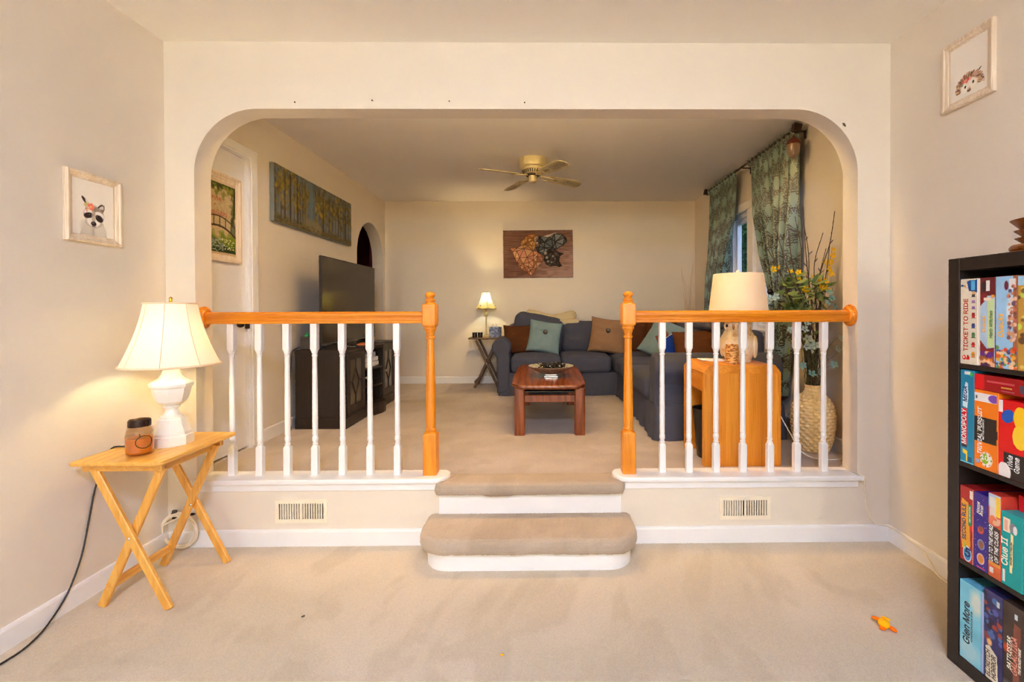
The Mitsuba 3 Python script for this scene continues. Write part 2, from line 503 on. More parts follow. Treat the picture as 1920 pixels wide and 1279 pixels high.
baseboard('baseboard_left', (XL, YR), (XL, D), 0, (1, 0), 'white baseboard along the left wall')
baseboard('baseboard_right', (XR, YR), (XR, D), 0, (-1, 0), 'white baseboard along the right wall')
baseboard('baseboard_front', (XL, D), (-.612, D), 0, (0, -1), 'white baseboard left of the steps')
baseboard('baseboard_front_right', (.452, D), (XR, D), 0, (0, -1), 'white baseboard right of the steps')
baseboard('baseboard_upper_left', (XL2, 3.285), (XL2, Y0), ZF, (1, 0), 'white baseboard below the forest painting')
baseboard('baseboard_back', (XL2, YB), (XR2, YB), ZF, (0, -1), 'white baseboard along the back wall')
baseboard('baseboard_upper_right', (XR2, DB), (XR2, YB), ZF, (-1, 0), 'white baseboard under the window')

# door with casing
struct('door_1', cat(bx(XL2 - .055, XL2 - .02, 2.69, 3.197, ZF + .012, 2.331, .002)), 'door_white', 'flat white door at the left of the raised room')
k = add('door_1', 'knob', frame(lathe([(.026, 0), (.026, .006), (.012, .010), (.010, .030), (.022, .038), (.027, .052), (.022, .064), (.006, .068)], 24), (XL2 - .02, 3.065, 1.207), (0, 1, 0), (0, 0, 1)), 'bronze', 30, 'dark bronze door knob')
add('door_1', 'latch', bx(XL2 - .02, XL2 + .008, 3.186, 3.199, 1.17, 1.235, .003), 'bronze')
trim = Polygon([(2.69, ZF), (2.69, 2.333), (3.202, 2.333), (3.202, ZF), (3.285, ZF), (3.285, 2.402), (2.672, 2.402), (2.672, ZF)])
struct('trim_1', cat(frame(extrude(trim, .016), (XL2, 0, 0), (0, 1, 0), (0, 0, 1)),
                     frame(extrude(trim.buffer(-.012, join_style=2), .006), (XL2 + .016, 0, 0), (0, 1, 0), (0, 0, 1)),
                     bx(XL2 - .135, XL2, 3.198, 3.206, ZF, 2.336), bx(XL2 - .135, XL2, 2.684, 3.206, 2.331, 2.337)), 'trim_white', 'white door casing')
struct('wall_closet', bx(XL2 - .15, XL2 - .136, 2.6, 3.3, ZF, 2.4), 'hall_dark', 'closet back behind the door')

# ------------------------------------------------------------------ steps, ledges
st = 'stairs'
labels[st] = {'label': 'two low carpeted steps with white risers between the railings', 'category': 'steps', 'kind': 'structure'}
add(st, 'upper_riser', bx(-.578, .425, D - .006, D + .02, .168, .30), 'trim_white', label='white painted riser of the upper step')


def dplan(x0, x1, yf, r, yb=D):
    p = [(x0, yb)] + [(x0 + r - r * math.cos(t), yf + r - r * math.sin(t)) for t in np.linspace(0, PI / 2, 14)] + [(x1 - r + r * math.sin(t), yf + r - r * math.cos(t)) for t in np.linspace(0, PI / 2, 14)] + [(x1, yb)]
    return Polygon(p)


add(st, 'lower_riser', extrude(dplan(-.606, .449, 2.277, .13), .125), 'trim_white', 30, label='white riser of the bottom step with rounded corners')


def carpet_tread(plan, z0, z1, back, over, seed):
    """A carpet wrapped over a board: a soft rounded front lip, ragged below."""
    n = 560
    lay = [(.02, z0), (.006, z0 - .004), (.0, z0 + .014), (0, z1 - .035), (.006, z1 - .014), (.02, z1 - .003), (.04, z1)]
    R = offset_rings(plan, lay, n)
    top = R[-1]; c = np.array([(plan.bounds[0] + plan.bounds[2]) / 2, back, z1])
    for s in (.9, .75, .55, .3, .08):
        q = top.copy(); q[:, 1] = c[1] + (top[:, 1] - c[1]) * s
        hw = (plan.bounds[2] - plan.bounds[0]) / 2
        q[:, 0] = c[0] + (top[:, 0] - c[0]) * (s ** .06)
        R.append(q)
    R = np.array(R)
    # more rings round the lip
    S = [R[0]]
    for a, b in zip(R[:-1], R[1:]):
        for t in np.linspace(0, 1, 5)[1:]:
            S.append(a + (b - a) * t)
    R = np.array(S)
    R[:3, :, 2] += (meshkit.fbm(np.stack([R[0, :, 0] * 5, R[0, :, 1] * 5, R[0, :, 1] * 0 + seed], -1), 3, seed) - .5) * .045
    m = loft(R, True)
    v = np.array(m.vertices)
    d = np.array(trimesh.Trimesh(m.vertices, m.faces, process=False).vertex_normals)
    w = np.clip((min(back, D) - .012 - v[:, 1]) / .05, 0, 1)[:, None]
    v = v + w * d * ((meshkit.fbm(v * 150, 2, seed) - .5) * .006 + (meshkit.fbm(v * 12, 2, seed + 3) - .5) * .008)[:, None]
    if back > D + .1:
        k_ = np.clip((v[:, 1] - 2.62) / .06, 0, 1)
        v[:, 2] = np.where(v[:, 2] > .32, v[:, 2] * (1 - k_) + .3435 * k_, v[:, 2])
    return TM(v, m.faces)


add(st, 'lower_tread', carpet_tread(dplan(-.640, .480, 2.243, .15, D + .085), .098, .170, D + .085, 0, 3), 'carpet_step', True, label='plush tan carpet wrapped over the bottom step')
tongue = Polygon([(-.60, 2.522)] + [(-.592, 2.505), (-.57, 2.497), (.41, 2.497), (.432, 2.505), (.44, 2.522), (.452, 2.56), (.40, 2.60), (.386, 2.66), (.386, 2.75), (-.535, 2.75), (-.535, 2.66), (-.55, 2.60), (-.60, 2.56)])
tongue = Polygon(tongue.buffer(.018).buffer(-.036).buffer(.018).exterior.coords)
add(st, 'upper_tread', carpet_tread(tongue, .290, .352, 2.74, 0, 8), 'carpet_step', True, label='tan carpet rolled over the top step')


def ledge(name, x0, x1, end, label):
    s = 1 if end > 0 else -1                       # the rounded end faces the steps
    xe = x1 if s > 0 else x0
    base = [(xe - s * .145, 2.512), (xe - s * .075, 2.513), (xe - s * .045, 2.522), (xe - s * .02, 2.545), (xe - s * .004, 2.58), (xe, 2.615), (xe - s * .006, 2.642), (xe - s * .02, 2.658), (xe - s * .04, 2.668)]
    far = x0 if s > 0 else x1
    poly = Polygon([(far, 2.512)] + base + [(far, 2.668)])
    if not poly.exterior.is_ccw:
        poly = Polygon(list(poly.exterior.coords)[::-1])
    lay = [(.006, .343), (.001, .347), (0, .352), (0, .362), (.002, .368), (.006, .3715), (.012, .372)]
    pts = np.vstack(offset_rings(poly, lay, 220))
    m = hull(pts)
    lap = bx(far - s * .021, far, 2.512, 2.5435, .343, .372, .004)
    k = struct(name, cat(m, lap), 'trim_white', label, 35)
    add(k, 'apron_moulding', cat(bx(far, xe - s * .06, 2.532, 2.545, .303, .343, .003)), 'trim_white', 20)
    return k


ledge('trim_2', AL, -.531, 1, 'white ledge under the left railing')
ledge('trim_3', .386, AR, -1, 'white ledge under the right railing')

# registers
for i, (vx, vz) in enumerate(VENTS):
    t = thing('floor_register', ['cream metal air register in the low wall left of the steps', 'cream metal air register in the low wall right of the steps'][i], 'vent', 'air registers')
    plate = sbox(-.141, -.0635, .141, .0635)
    for s in range(18):
        x = -.1215 + s * .0135 + (.006 if s >= 9 else 0)
        plate = plate.difference(sbox(x, -.043, x + .0078, .043))
    pl = extrude(plate, .006)
    add(t, 'face_plate', cat(frame(pl, (vx, D, vz), (1, 0, 0), (0, 0, 1))), 'register')
    dark = i == 1
    open_side = 1 if i == 0 else -1
    for s in range(18):
        x = -.1215 + s * .0135 + (.006 if s >= 9 else 0)
        a = 38 if (s >= 9) == (open_side > 0) else -38
        fin = rot(bx(-.0008, .0008, 0, .016, -.044, .044), (0, 0, 1), a if s < 9 else a)
        add(t, 'fin', mv(fin, vx + x + .0039 + (-.004 if a > 0 else .004), D + .002, vz), 'register')
    bk = cat(bx(vx - .122, vx + .122, D + .05, D + .052, vz - .048, vz + .048), bx(vx - .124, vx + .124, D + .003, D + .052, vz + .045, vz + .048), bx(vx - .124, vx + .124, D + .003, D + .052, vz - .048, vz - .045))
    add(t, 'dark_backing', bk, 'dark_void')  # near-black sheets, the dark inside behind the slots put into colour
    x = vx + (.128 if i == 0 else -.128)
    add(t, 'lever', rot(bx(x - .002, x + .002, D - .012, D, vz + .0, vz + .022, .001), (0, 1, 0), 12 if i == 0 else -12, (x, D, vz)), 'register')

# ------------------------------------------------------------------ unseen lamps of the lower room and an added fill lamp, outside the view
for i, x in enumerate((-.95, .95)):  # unseen pendants, set far back to light both rooms more evenly
    t = thing('unseen_pendant_light', ['unseen globe pendant on the left far behind the viewer, lighting the arch wall', 'unseen globe pendant on the right far behind the viewer, lighting the arch wall'][i], 'pendant light', 'unseen pendant lights')
    add(t, 'canopy', mv(lathe([(.001, 0), (.07, 0), (.07, -.012), (.04, -.025), (.001, -.026)], 32), x, -6.2, ZC), 'white_plastic', 30)
    add(t, 'stem', mv(lathe([(.008, -.02), (.008, -.30)], 12), x, -6.2, ZC), 'white_plastic', True)
    k = add(t, 'globe', mv(lathe([(.30 * math.sin(a) + .001, -.58 + .30 * math.cos(a)) for a in np.linspace(PI, 0, 22)], 40), x, -6.2, ZC), 'white_plastic', True)
    scene[k]['emitter'] = {'type': 'area', 'radiance': rgb([c * CEIL_L for c in CEIL_C])}


def dome(label, x, y, z, L, C, r=1.):
    t = thing('unseen_ceiling_light', label, 'ceiling light')
    rs = lambda p: [(a * r, b * (.5 + .5 * r)) for a, b in p]
    add(t, 'rim', mv(lathe(rs([(.06, 0), (.33, 0), (.33, -.018), (.315, -.026), (.30, -.018)]), 40, caps=False), x, y, z), 'white_plastic', 30)
    k = add(t, 'glass_bowl', mv(lathe(rs([(.305, -.018), (.29, -.05), (.24, -.08), (.16, -.102), (.07, -.112), (.002, -.114)])[::-1], 32, caps=False), x, y, z), 'white_plastic', True)
    scene[k]['emitter'] = {'type': 'area', 'radiance': rgb([c * L for c in C])}


dome('unseen round ceiling light above and behind the viewer, placed to light the lower room', 0., -.9, ZC, DOME_L, DOME_C)  # unseen lamp, placed to light the side walls and ceiling
t = thing('unseen_ceiling_light', 'added slim fill light on the raised room ceiling, hidden behind the arch header', 'ceiling light')  # added fill lamp, out of view, to brighten the raised room
add(t, 'housing', bx(-.95, 1.05, 2.685, 2.785, ZC2 - .022, ZC2, .004), 'white_plastic')
k = add(t, 'diffuser', bx(-.93, 1.03, 2.692, 2.778, ZC2 - .055, ZC2 - .0225, .012), 'white_plastic')
scene[k]['emitter'] = {'type': 'area', 'radiance': rgb([c * UPPER_FILL_L for c in UPPER_FILL_C])}

# ------------------------------------------------------------------ window
w = 'window_1'
labels[w] = {'label': 'white window behind the green curtains', 'category': 'window', 'kind': 'structure'}
XG = XR2 + .075


def yz(o, i):
    return sbox(*o).difference(sbox(*i))


add(w, 'casing', cat(frame(extrude(yz((WY0 - .065, WZ0 - .05, WY1 + .065, WZ1 + .075), (WY0, WZ0, WY1, WZ1)), .018), (XR2 - .018, 0, 0), (0, 1, 0), (0, 0, 1)),
                     bx(XR2 - .03, XR2 + .01, WY0 - .08, WY1 + .08, WZ0 - .02, WZ0 + .004, .004)), 'trim_white', label='painted window casing')
add(w, 'mullion', bx(XR2 - .012, XG + .03, 4.275, 4.40, WZ0, WZ1, .004), 'trim_white', label='wide post between the two sashes')
plain('vinyl', lin(222, 228, 238), .35)
for i, (a, b) in enumerate(((WY0, 4.275), (4.40, WY1))):
    add(w, 'frame', frame(extrude(yz((a, WZ0, b, WZ1), (a + .045, WZ0 + .045, b - .045, WZ1 - .045)), .07), (XG - .05, 0, 0), (0, 1, 0), (0, 0, 1)), 'vinyl')
    s = add(w, 'sash', frame(extrude(yz((a + .045, WZ0 + .045, b - .045, WZ1 - .045), (a + .09, WZ0 + .09, b - .09, WZ1 - .09)), .035), (XG - .02, 0, 0), (0, 1, 0), (0, 0, 1)), 'vinyl')
    add(s, 'pane', TM([(XG, a + .088, WZ0 + .088), (XG, b - .088, WZ0 + .088), (XG, b - .088, WZ1 - .088), (XG, a + .088, WZ1 - .088)], [(0, 1, 2), (0, 2, 3)]), 'pane_glass')

# outside: lawn and trees
plain('lawn', lin(60, 84, 40), .9)
plain('bark', lin(64, 54, 44), .9)
scene['leaf_green'] = {'type': 'principledthin', 'base_color': rgb(lin(52, 84, 50)), 'roughness': .6, 'diff_trans': .5}
struct('ground_outside', bx(XR2 + .3, 30, -6, 40, -.6, -.5), 'lawn', 'lawn outside the window')
labels['ground_outside']['category'] = 'ground'


def leaf_ball(c, r, n, size, g):
    P = g.normal(size=(n, 3)); P /= np.linalg.norm(P, axis=1, keepdims=True)
    P = P * (g.random((n, 1)) ** .45) * np.array(r) + np.array(c)
    a = g.normal(size=(n, 3)); a /= np.linalg.norm(a, axis=1, keepdims=True)
    b = np.cross(a, g.normal(size=(n, 3))); b /= np.linalg.norm(b, axis=1, keepdims=True)
    s = size * g.uniform(.6, 1.3, (n, 1))
    V = np.stack([P - a * s, P + b * s * .45, P + a * s, P - b * s * .45], 1).reshape(-1, 3)
    i = np.arange(n)[:, None] * 4
    return TM(V, np.vstack([i + [0, 1, 2], i + [0, 2, 3]]))


for i, (x, y, h, r) in enumerate(((5.2, 10.2, 4.4, 1.3), (6.4, 14.2, 5.6, 2.0), (4.3, 7.6, 2.0, .8), (10.5, 19.5, 7.5, 2.6))):
    t = thing('tree', ['leafy tree seen through the narrow window sash', 'broad tree farther off outside the window', 'low leafy bush just outside the window', 'tall tree at the end of the lawn'][i], 'tree' if i != 2 else 'bush', 'greenery outside the window')
    add(t, 'trunk', tube([(x, y, -.5), (x + .05, y, h * .4), (x, y + .05, h * .8)], [.16, .12, .04] if i != 2 else [.04, .03, .01], 10), 'bark', True)
    add(t, 'foliage', leaf_ball((x, y, h * .62 if i != 2 else h * .5), (r, r, h * .46), 5200 if i != 2 else 2600, .11 if i != 2 else .06, rng), 'leaf_green', kind='stuff')
# ------------------------------------------------------------------ railings
RY = 2.603                                   # centre line of the rails and posts
ZL = .372                                    # top of the ledges


def square_to_round(h, zs, n=32):
    """Rings of a square turning: (half width, z, corner roundness 0 square .. 1 round)."""
    rings = []
    a = np.arange(n) * 2 * PI / n + PI / n
    for r, z, q in zs:
        c, s = np.cos(a), np.sin(a)
        k = 1 / np.maximum(np.abs(c), np.abs(s)); k = np.minimum(k, 1.36)
        rr = r * (k * (1 - q) + q)
        rings.append(np.stack([rr * c, rr * s, np.full(n, z)], 1))
    return loft(rings)


NP = [(.0375, 0, 0), (.0375, .224, 0), (.0355, .230, .3), (.031, .236, 1), (.027, .238, 1), (.0275, .242, 1), (.0305, .246, 1), (.0305, .252, 1), (.0265, .256, 1), (.0245, .262, 1),
      (.027, .30, 1), (.0275, .36, 1), (.026, .46, 1), (.0235, .58, 1), (.0215, .68, 1), (.0205, .755, 1), (.0205, .758, 1), (.0255, .762, 1), (.0265, .767, 1), (.0255, .772, 1), (.021, .775, 1),
      (.022, .785, 1), (.026, .80, 1), (.029, .808, 1), (.0295, .811, 1), (.034, .813, 1), (.0345, .818, 1), (.032, .823, 1), (.032, .825, 1), (.036, .832, .2), (.0385, .842, 0),
      (.0385, .945, 0), (.037, .953, .05), (.031, .958, .8), (.029, .962, 1), (.0235, .966, 1), (.0235, .970, 1), (.029, .973, 1), (.0295, .978, 1), (.022, .982, 1), (.0195, .988, 1),
      (.0215, .995, 1), (.0275, 1.002, 1), (.0285, 1.008, 1), (.026, 1.014, 1), (.017, 1.021, 1), (.006, 1.0245, 1)]
BP = [(.0185, 0, 0), (.0185, .150, 0), (.0175, .156, .2), (.0135, .165, 1), (.012, .167, 1), (.0155, .170, 1), (.0155, .174, 1), (.0125, .177, 1), (.013, .184, 1), (.0165, .196, 1), (.0165, .206, 1),
      (.013, .218, 1), (.0125, .221, 1), (.0155, .224, 1), (.0155, .228, 1), (.0145, .231, 1), (.0148, .30, 1), (.0145, .42, 1), (.0135, .55, 1), (.0125, .662, 1), (.0155, .665, 1), (.0155, .671, 1),
      (.0125, .674, 1), (.0125, .678, 1), (.0155, .682, 1), (.0155, .688, 1), (.0165, .694, .5), (.0185, .704, 0), (.0185, .852, 0)]
newel_mesh = mikit.ply(square_to_round(.0375, NP, 48), 'oak_post', 28)
bal_mesh = mikit.ply(square_to_round(.0185, BP), 'trim_white', 28)
flip = square_to_round(.0185, [(r, .852 - z, q) for r, z, q in BP[::-1]])
flip_mesh = mikit.ply(flip, 'trim_white', 28)
rail_prof = Polygon([(-.024, 0), (.024, 0), (.026, .006), (.026, .013), (.0215, .018), (.0215, .030), (.027, .040), (.0285, .048), (.026, .057), (.016, .0635), (0, .066), (-.016, .0635), (-.026, .057), (-.0285, .048), (-.027, .040), (-.0215, .030), (-.0215, .018), (-.026, .013), (-.026, .006)])


def handrail(x0, x1, label):
    m = frame(extrude(rail_prof, x1 - x0), (x0, RY, 1.220), (0, 1, 0), (0, 0, 1))
    return m


def rosette(x, s):
    p = [(.0, 0), (.060, 0), (.062, .004), (.060, .010), (.052, .013), (.050, .016), (.048, .022), (.041, .027), (.0, .027)]
    m = lathe([(max(r, .001), z) for r, z in p], 40)
    return frame(m, (x, RY, 1.256), (0, 1, 0), (0, 0, s)) if s > 0 else frame(m, (x, RY, 1.256), (0, 1, 0), (0, 0, -1))


for side, (nx, xa, xb, bals, s) in enumerate(((-.6375, AL, -.674, [-1.748, -1.594, -1.440, -1.286, -1.132, -.978, -.825], 1), (.4775, .515, AR, [.670, .822, .976, 1.129, 1.283, 1.436, 1.590], -1))):
    where = ['left', 'right'][side]
    t = thing('railing', f'railing {where} of the steps with orange oak handrail, turned newel post and seven white balusters', 'railing', None)
    k = add(t, 'newel_post', square_to_round(.0375, NP, 48), 'oak_post', 28, 'turned oak newel post with ball cap', )
    scene[k] = {**newel_mesh, 'to_world': T().translate([nx, RY, ZL])}
    add(t, 'handrail', handrail(xa, xb, where), 'oak_rail', 40, 'moulded oak handrail')
    add(t, 'rosette', rosette(xa if side == 0 else xb, s), 'oak_rail', 30, 'round oak wall rosette')
    for i, x in enumerate(bals):
        k = number(f'{t}__baluster')
        scene[k] = {**(flip_mesh if (side, i) == (1, 4) else bal_mesh), 'to_world': T().translate([x, RY, ZL])}
        labels[k] = {'label': 'white turned baluster' + (' set upside down' if (side, i) == (1, 4) else '')}

# ------------------------------------------------------------------ nails left over the arch
for x, z, lab in ((-1.352, 2.430, 'tiny nail above the rounded left end of the arch'), (-.932, 2.440, 'tiny nail above the arch, second from the left'), (-.512, 2.436, 'tiny nail above the arch, straight over the dark screen'), (-.100, 2.430, 'tiny nail above the arch, straight over the ceiling fan')):
    solo('nail', frame(lathe([(.0022, 0), (.0022, .006), (.0035, .006), (.0035, .0075), (.0005, .0078)], 10), (x, D, z), (1, 0, 0), (0, 0, 1)), 'bronze', lab, 'nail', group='nails above the arch')
solo('wall_hook', cat(frame(lathe([(.003, 0), (.003, .012), (.001, .0125)], 10), (1.664, D, 2.31), (1, 0, 0), (0, 0, 1)), tube([(1.664, D - .008, 2.31), (1.664, D - .012, 2.298), (1.664, D - .016, 2.296), (1.664, D - .018, 2.302)], .002, 6), bx(1.657, 1.668, D - .003, D, 2.316, 2.32)), 'bronze', 'small dark hook on the cream wall at the upper right of the arch', 'hook')


# ------------------------------------------------------------------ framed pictures on the side walls
def moulding_frame(w, h, prof_w, depth, o, eu, ev, mat):
    """Four mitred mouldings with a stepped profile; returns the four meshes."""
    prof = [(0, 0), (0, depth * .8), (.12, depth), (.30, depth * .96), (.42, depth * .72), (.60, depth * .62), (.72, depth * .50), (.76, depth * .36), (.92, depth * .34), (1, depth * .22), (1, 0)]
    out = []
    C = [(0, 0), (w, 0), (w, h), (0, h)]
    for i in range(4):
        p, q = np.array(C[i], float), np.array(C[(i + 1) % 4], float)
        d = (q - p) / np.linalg.norm(q - p); n = np.array([-d[1], d[0]])
        ra, rb = [], []
        for t, z in prof:
            a = p + (n + d) * t * prof_w; b = q + (n - d) * t * prof_w
            ra.append((*a, z)); rb.append((*b, z))
        out.append(frame(loft([ra[::-1], rb[::-1]]), o, eu, ev))
    return out


def picture(name, label, o, eu, ev, w, h, pw, depth, canvas, mat='frame_wash'):
    t = thing(name, label, 'picture')
    for m in moulding_frame(w, h, pw, depth, o, eu, ev, mat):
        add(t, 'frame_side', m, mat, 20)
    ez = np.cross(eu, ev)
    m, c = canvas.mesh(np.array(o) + ez * depth * .3 + np.array(eu) * pw * .93 + np.array(ev) * pw * .93, eu, ev)
    add(t, 'print', m, 'vertex_matte', True, color=c)
    return t


# raccoon
cv = Canvas(.196, .249, .0012, (238, 231, 218))
cv.C += (cv.n(4, 1)[..., None] - .5) * 10
G, GD, K = (158, 146, 132), (122, 110, 98), (44, 34, 34)
cv.poly([(.16, 0), (.22, .12), (.30, .27), (.72, .27), (.78, .13), (.82, 0)], (196, 186, 172)).ell(.30, .14, .13, .14, (208, 200, 188), .8, .6).ell(.66, .1, .14, .12, (212, 204, 192), .8, .6)
cv.ell(.50, .24, .19, .08, G, .9, .5, rough=.5, seed=2).ell(.48, .05, .03, .12, (176, 164, 150), .6, .6)
cv.poly([(.30, .44), (.29, .58), (.36, .62), (.44, .52)], GD).ell(.32, .54, .04, .06, (206, 196, 184))
cv.poly([(.57, .49), (.61, .57), (.68, .615), (.755, .60), (.765, .53), (.72, .45)], GD).poly([(.62, .51), (.65, .565), (.70, .58), (.735, .57), (.73, .52)], (206, 198, 188)).line((.60, .54), (.70, .60), .003, (70, 60, 56))
cv.ell(.50, .385, .245, .155, G, 1, .12, rough=.18, seed=5).ell(.52, .47, .10, .09, (146, 132, 116), .8, .6).ell(.5, .40, .06, .12, GD, .6, .6)
cv.ell(.38, .425, .115, .058, (236, 230, 222), 1, .25, 12).ell(.63, .40, .12, .058, (236, 230, 222), 1, .25, -16)
cv.ell(.49, .27, .165, .10, (238, 232, 224), 1, .3).ell(.37, .365, .11, .05, K, 1, .2, 14).ell(.625, .335, .10, .058, K, 1, .2, -34).ell(.49, .36, .05, .13, (170, 156, 140), .8, .4)
cv.ell(.40, .375, .018, .015, (20, 14, 12)).ell(.575, .36, .018, .015, (20, 14, 12)).ell(.394, .38, .006, .005, (240, 240, 240)).ell(.57, .365, .006, .005, (240, 240, 240))
cv.ell(.49, .225, .065, .042, (52, 42, 44), 1, .2).ell(.475, .238, .02, .010, (150, 140, 140), .8, .5).ell(.49, .175, .05, .012, (110, 96, 90), .8, .5)
cv.ell(.285, .62, .035, .085, (58, 48, 44), 1, .2, 38).ell(.34, .605, .03, .06, (225, 215, 205), 1, .3, 25).ell(.315, .555, .06, .035, (206, 190, 128), .9, .4, 30)
for a in range(5):
    cv.ell(.43 + .05 * math.cos(a * 1.26), .525 + .042 * math.sin(a * 1.26), .036, .030, (238, 130, 98), 1, .3)
cv.ell(.43, .525, .02, .016, (250, 206, 150)).ell(.36, .50, .05, .02, (228, 190, 170), .9, .4).ell(.33, .46, .025, .045, (226, 120, 90), .5, .5)
t = picture('framed_print', 'small framed raccoon print on the left wall above the lamp', (XL + .001, 2.006, 1.604), (0, 1, 0), (0, 0, 1), .260, .313, .036, .021, cv)

# hedgehog
cv = Canvas(.182, .2455, .0012, (236, 229, 216))
cv.C += (cv.n(4, 6)[..., None] - .5) * 8
g = np.random.default_rng(5)
for i in range(420):
    a = g.uniform(-.25, PI + .35); r = g.uniform(.55, 1.05)
    u, v = .53 + .37 * r * math.cos(a), .19 + .235 * r * math.sin(a)
    u2, v2 = .53 + .37 * (r - .22) * math.cos(a + .06), .19 + .235 * (r - .22) * math.sin(a + .06)
    if v > .075:
        col = [(150, 112, 82), (196, 162, 122), (104, 74, 54), (212, 184, 144), (168, 108, 88)][g.integers(5)]
        cv.line((u, v), (u2, v2), .0022, col, .85)
cv.ell(.52, .19, .235, .125, (236, 226, 206), 1, .25).ell(.40, .15, .10, .07, (244, 238, 224), .9, .5).ell(.62, .19, .10, .08, (242, 234, 220), .9, .5)
cv.ell(.42, .185, .026, .024, (56, 46, 40), 1, .3).ell(.635, .215, .026, .026, (56, 46, 40), 1, .3).ell(.52, .10, .05, .03, (94, 66, 56), 1, .3).ell(.52, .13, .045, .03, (206, 176, 146), .7, .6)
for i, (u, v) in enumerate(((.37, .285), (.43, .30), (.50, .305), (.56, .30), (.46, .27))):
    cv.ell(u, v, .036, .026, [(216, 104, 92), (234, 150, 140), (206, 84, 84), (238, 170, 150), (226, 120, 110)][i], 1, .3)
cv.ell(.33, .25, .03, .03, (122, 132, 96), .9, .3).ell(.70, .34, .05, .05, (198, 160, 142), .9, .4, 30).ell(.80, .39, .05, .014, (90, 72, 60), .9, .3, 40)
picture('framed_print', 'small framed hedgehog print high on the right wall', (XR - .001, 2.194, 2.217), (0, -1, 0), (0, 0, 1), .252, .315, .038, .020, cv)
# ------------------------------------------------------------------ folding tray table with lamp, candle jar and cords
tt = thing('tray_table', 'light wood folding tray table with crossed legs against the left wall', 'table')
tx0, tx1, ty0, ty1, tz = -2.012, -1.620, 1.958, 2.455, .655
top = sbox(tx0 + .02, ty0 + .02, tx1 - .02, ty1 - .02).buffer(.02, quad_segs=6)
top = Polygon(top.exterior.coords)
R = offset_rings(top, [(.006, tz - .018), (.001, tz - .014), (0, tz - .009), (.001, tz - .004), (.004, tz - .001), (.008, tz)], 120)
add(tt, 'tabletop', hull(np.vstack(R)), 'pine_y', 35)
for y in (2.022, 2.368):
    ya = y + (-.011 if y < 2.2 else .011); yb = y + (.011 if y < 2.2 else -.011)
    add(tt, 'leg', bar((-1.945, ya, tz - .04), (-1.628, ya, .0), .020, .036, (1, 0, .5), .004), 'pine_z', 20)
    add(tt, 'leg', bar((-1.668, yb, tz - .04), (-1.938, yb, .0), .020, .036, (1, 0, -.5), .004), 'pine_z', 20)
    add(tt, 'bolt', frame(lathe([(.006, 0), (.006, .002), (.003, .004), (.0005, .0045)], 14), (-1.79, ya - .0115 if y < 2.2 else yb - .0115, .312), (1, 0, 0), (0, 0, 1)), 'steel', 30)
    add(tt, 'cleat', bx(-1.99, -1.65, ya - .01, ya + .01, tz - .052, tz - .018, .003), 'pine_y')
add(tt, 'stretcher', bx(-1.912, -1.890, 2.02, 2.37, .075, .108, .003), 'pine_y')
add(tt, 'stretcher', bx(-1.70, -1.68, 2.02, 2.37, tz - .068, tz - .036, .003), 'pine_y')
add(tt, 'clip', bx(-1.668, -1.648, 2.14, 2.19, tz - .032, tz - .018, .003), 'pine_y')
add(tt, 'clip', bx(-1.668, -1.648, 2.25, 2.30, tz - .032, tz - .018, .003), 'pine_y')

LX, LY = -1.790, 2.235
lp = thing('table_lamp', 'lit table lamp with white octagonal base and cream bell shade on the tray table', 'lamp')
prof = [(.001, 0), (.084, 0), (.086, .006), (.086, .040), (.083, .046), (.079, .048), (.078, .054), (.078, .060), (.074, .066), (.066, .085), (.060, .108), (.056, .122), (.050, .128), (.030, .130), (.032, .136), (.034, .140)]
body = [lathe(prof[:-3], sq=8)]
up = [(.045, .126), (.046, .132), (.043, .137), (.034, .142), (.028, .152), (.024, .166), (.026, .174), (.034, .178), (.036, .184), (.030, .188)]
bowl = [(.030, .186), (.044, .192), (.060, .206), (.070, .232), (.076, .258), (.078, .272), (.084, .276), (.087, .284), (.087, .292), (.082, .299), (.070, .305), (.053, .318), (.042, .338), (.034, .362), (.031, .385), (.032, .392)]
body += [lathe(up, 32), lathe(bowl, sq=8)]
add(lp, 'base', mv(cat([rot(b, (0, 0, 1), 8) for b in body]), LX, LY, tz), 'ceramic', 25)
add(lp, 'neck', mv(lathe([(.03, .388), (.04, .390), (.04, .398), (.014, .400), (.012, .47)], 24), LX, LY, tz), 'brass', 30)
# bell shade of eight gored panels
NS = 8
shz = np.linspace(0, 1, 22)
def shade_rings(off, zb=1.036, zt=1.330, rb=.196, rt=.104, n=96, panels=NS, sag=.10, phase=.35):
    out = []
    a = np.arange(n) * 2 * PI / n
    for t in shz:
        r = rt + (rb - rt) * ((1 - t) ** 1.75 * .62 + (1 - t) * .38)
        f = ((a + phase) % (2 * PI / panels)) / (2 * PI / panels) - .5
        k = np.cos(PI / panels) / np.cos(f * 2 * PI / panels)
        rr = (r + off) * (.35 * k + .65) * (1 - .012 * np.exp(-((np.abs(f) - .5) / .03) ** 2))
        out.append(np.stack([LX + rr * np.cos(a), LY + rr * np.sin(a), np.full(n, zb + (zt - zb) * t)], 1))
    return out
sh = add(lp, 'shade', loft(shade_rings(0), False), 'shade_lit', 40, 'cream fabric shade')
SR = shade_rings(.001)
for i in range(NS):
    a0 = (-.35 + (i + 0) * 2 * PI / NS) % (2 * PI)
    j = int(round(a0 / (2 * PI) * 96)) % 96
    add(sh, 'seam', tube([r[j] for r in SR], .0018, 5), 'shade_linen', True)
add(sh, 'trim', tube(np.vstack([SR[0], SR[0][:1]]), .005, 8), 'shade_linen', True)
add(sh, 'trim', tube(np.vstack([SR[-1], SR[-1][:1]]), .004, 8), 'shade_linen', True)
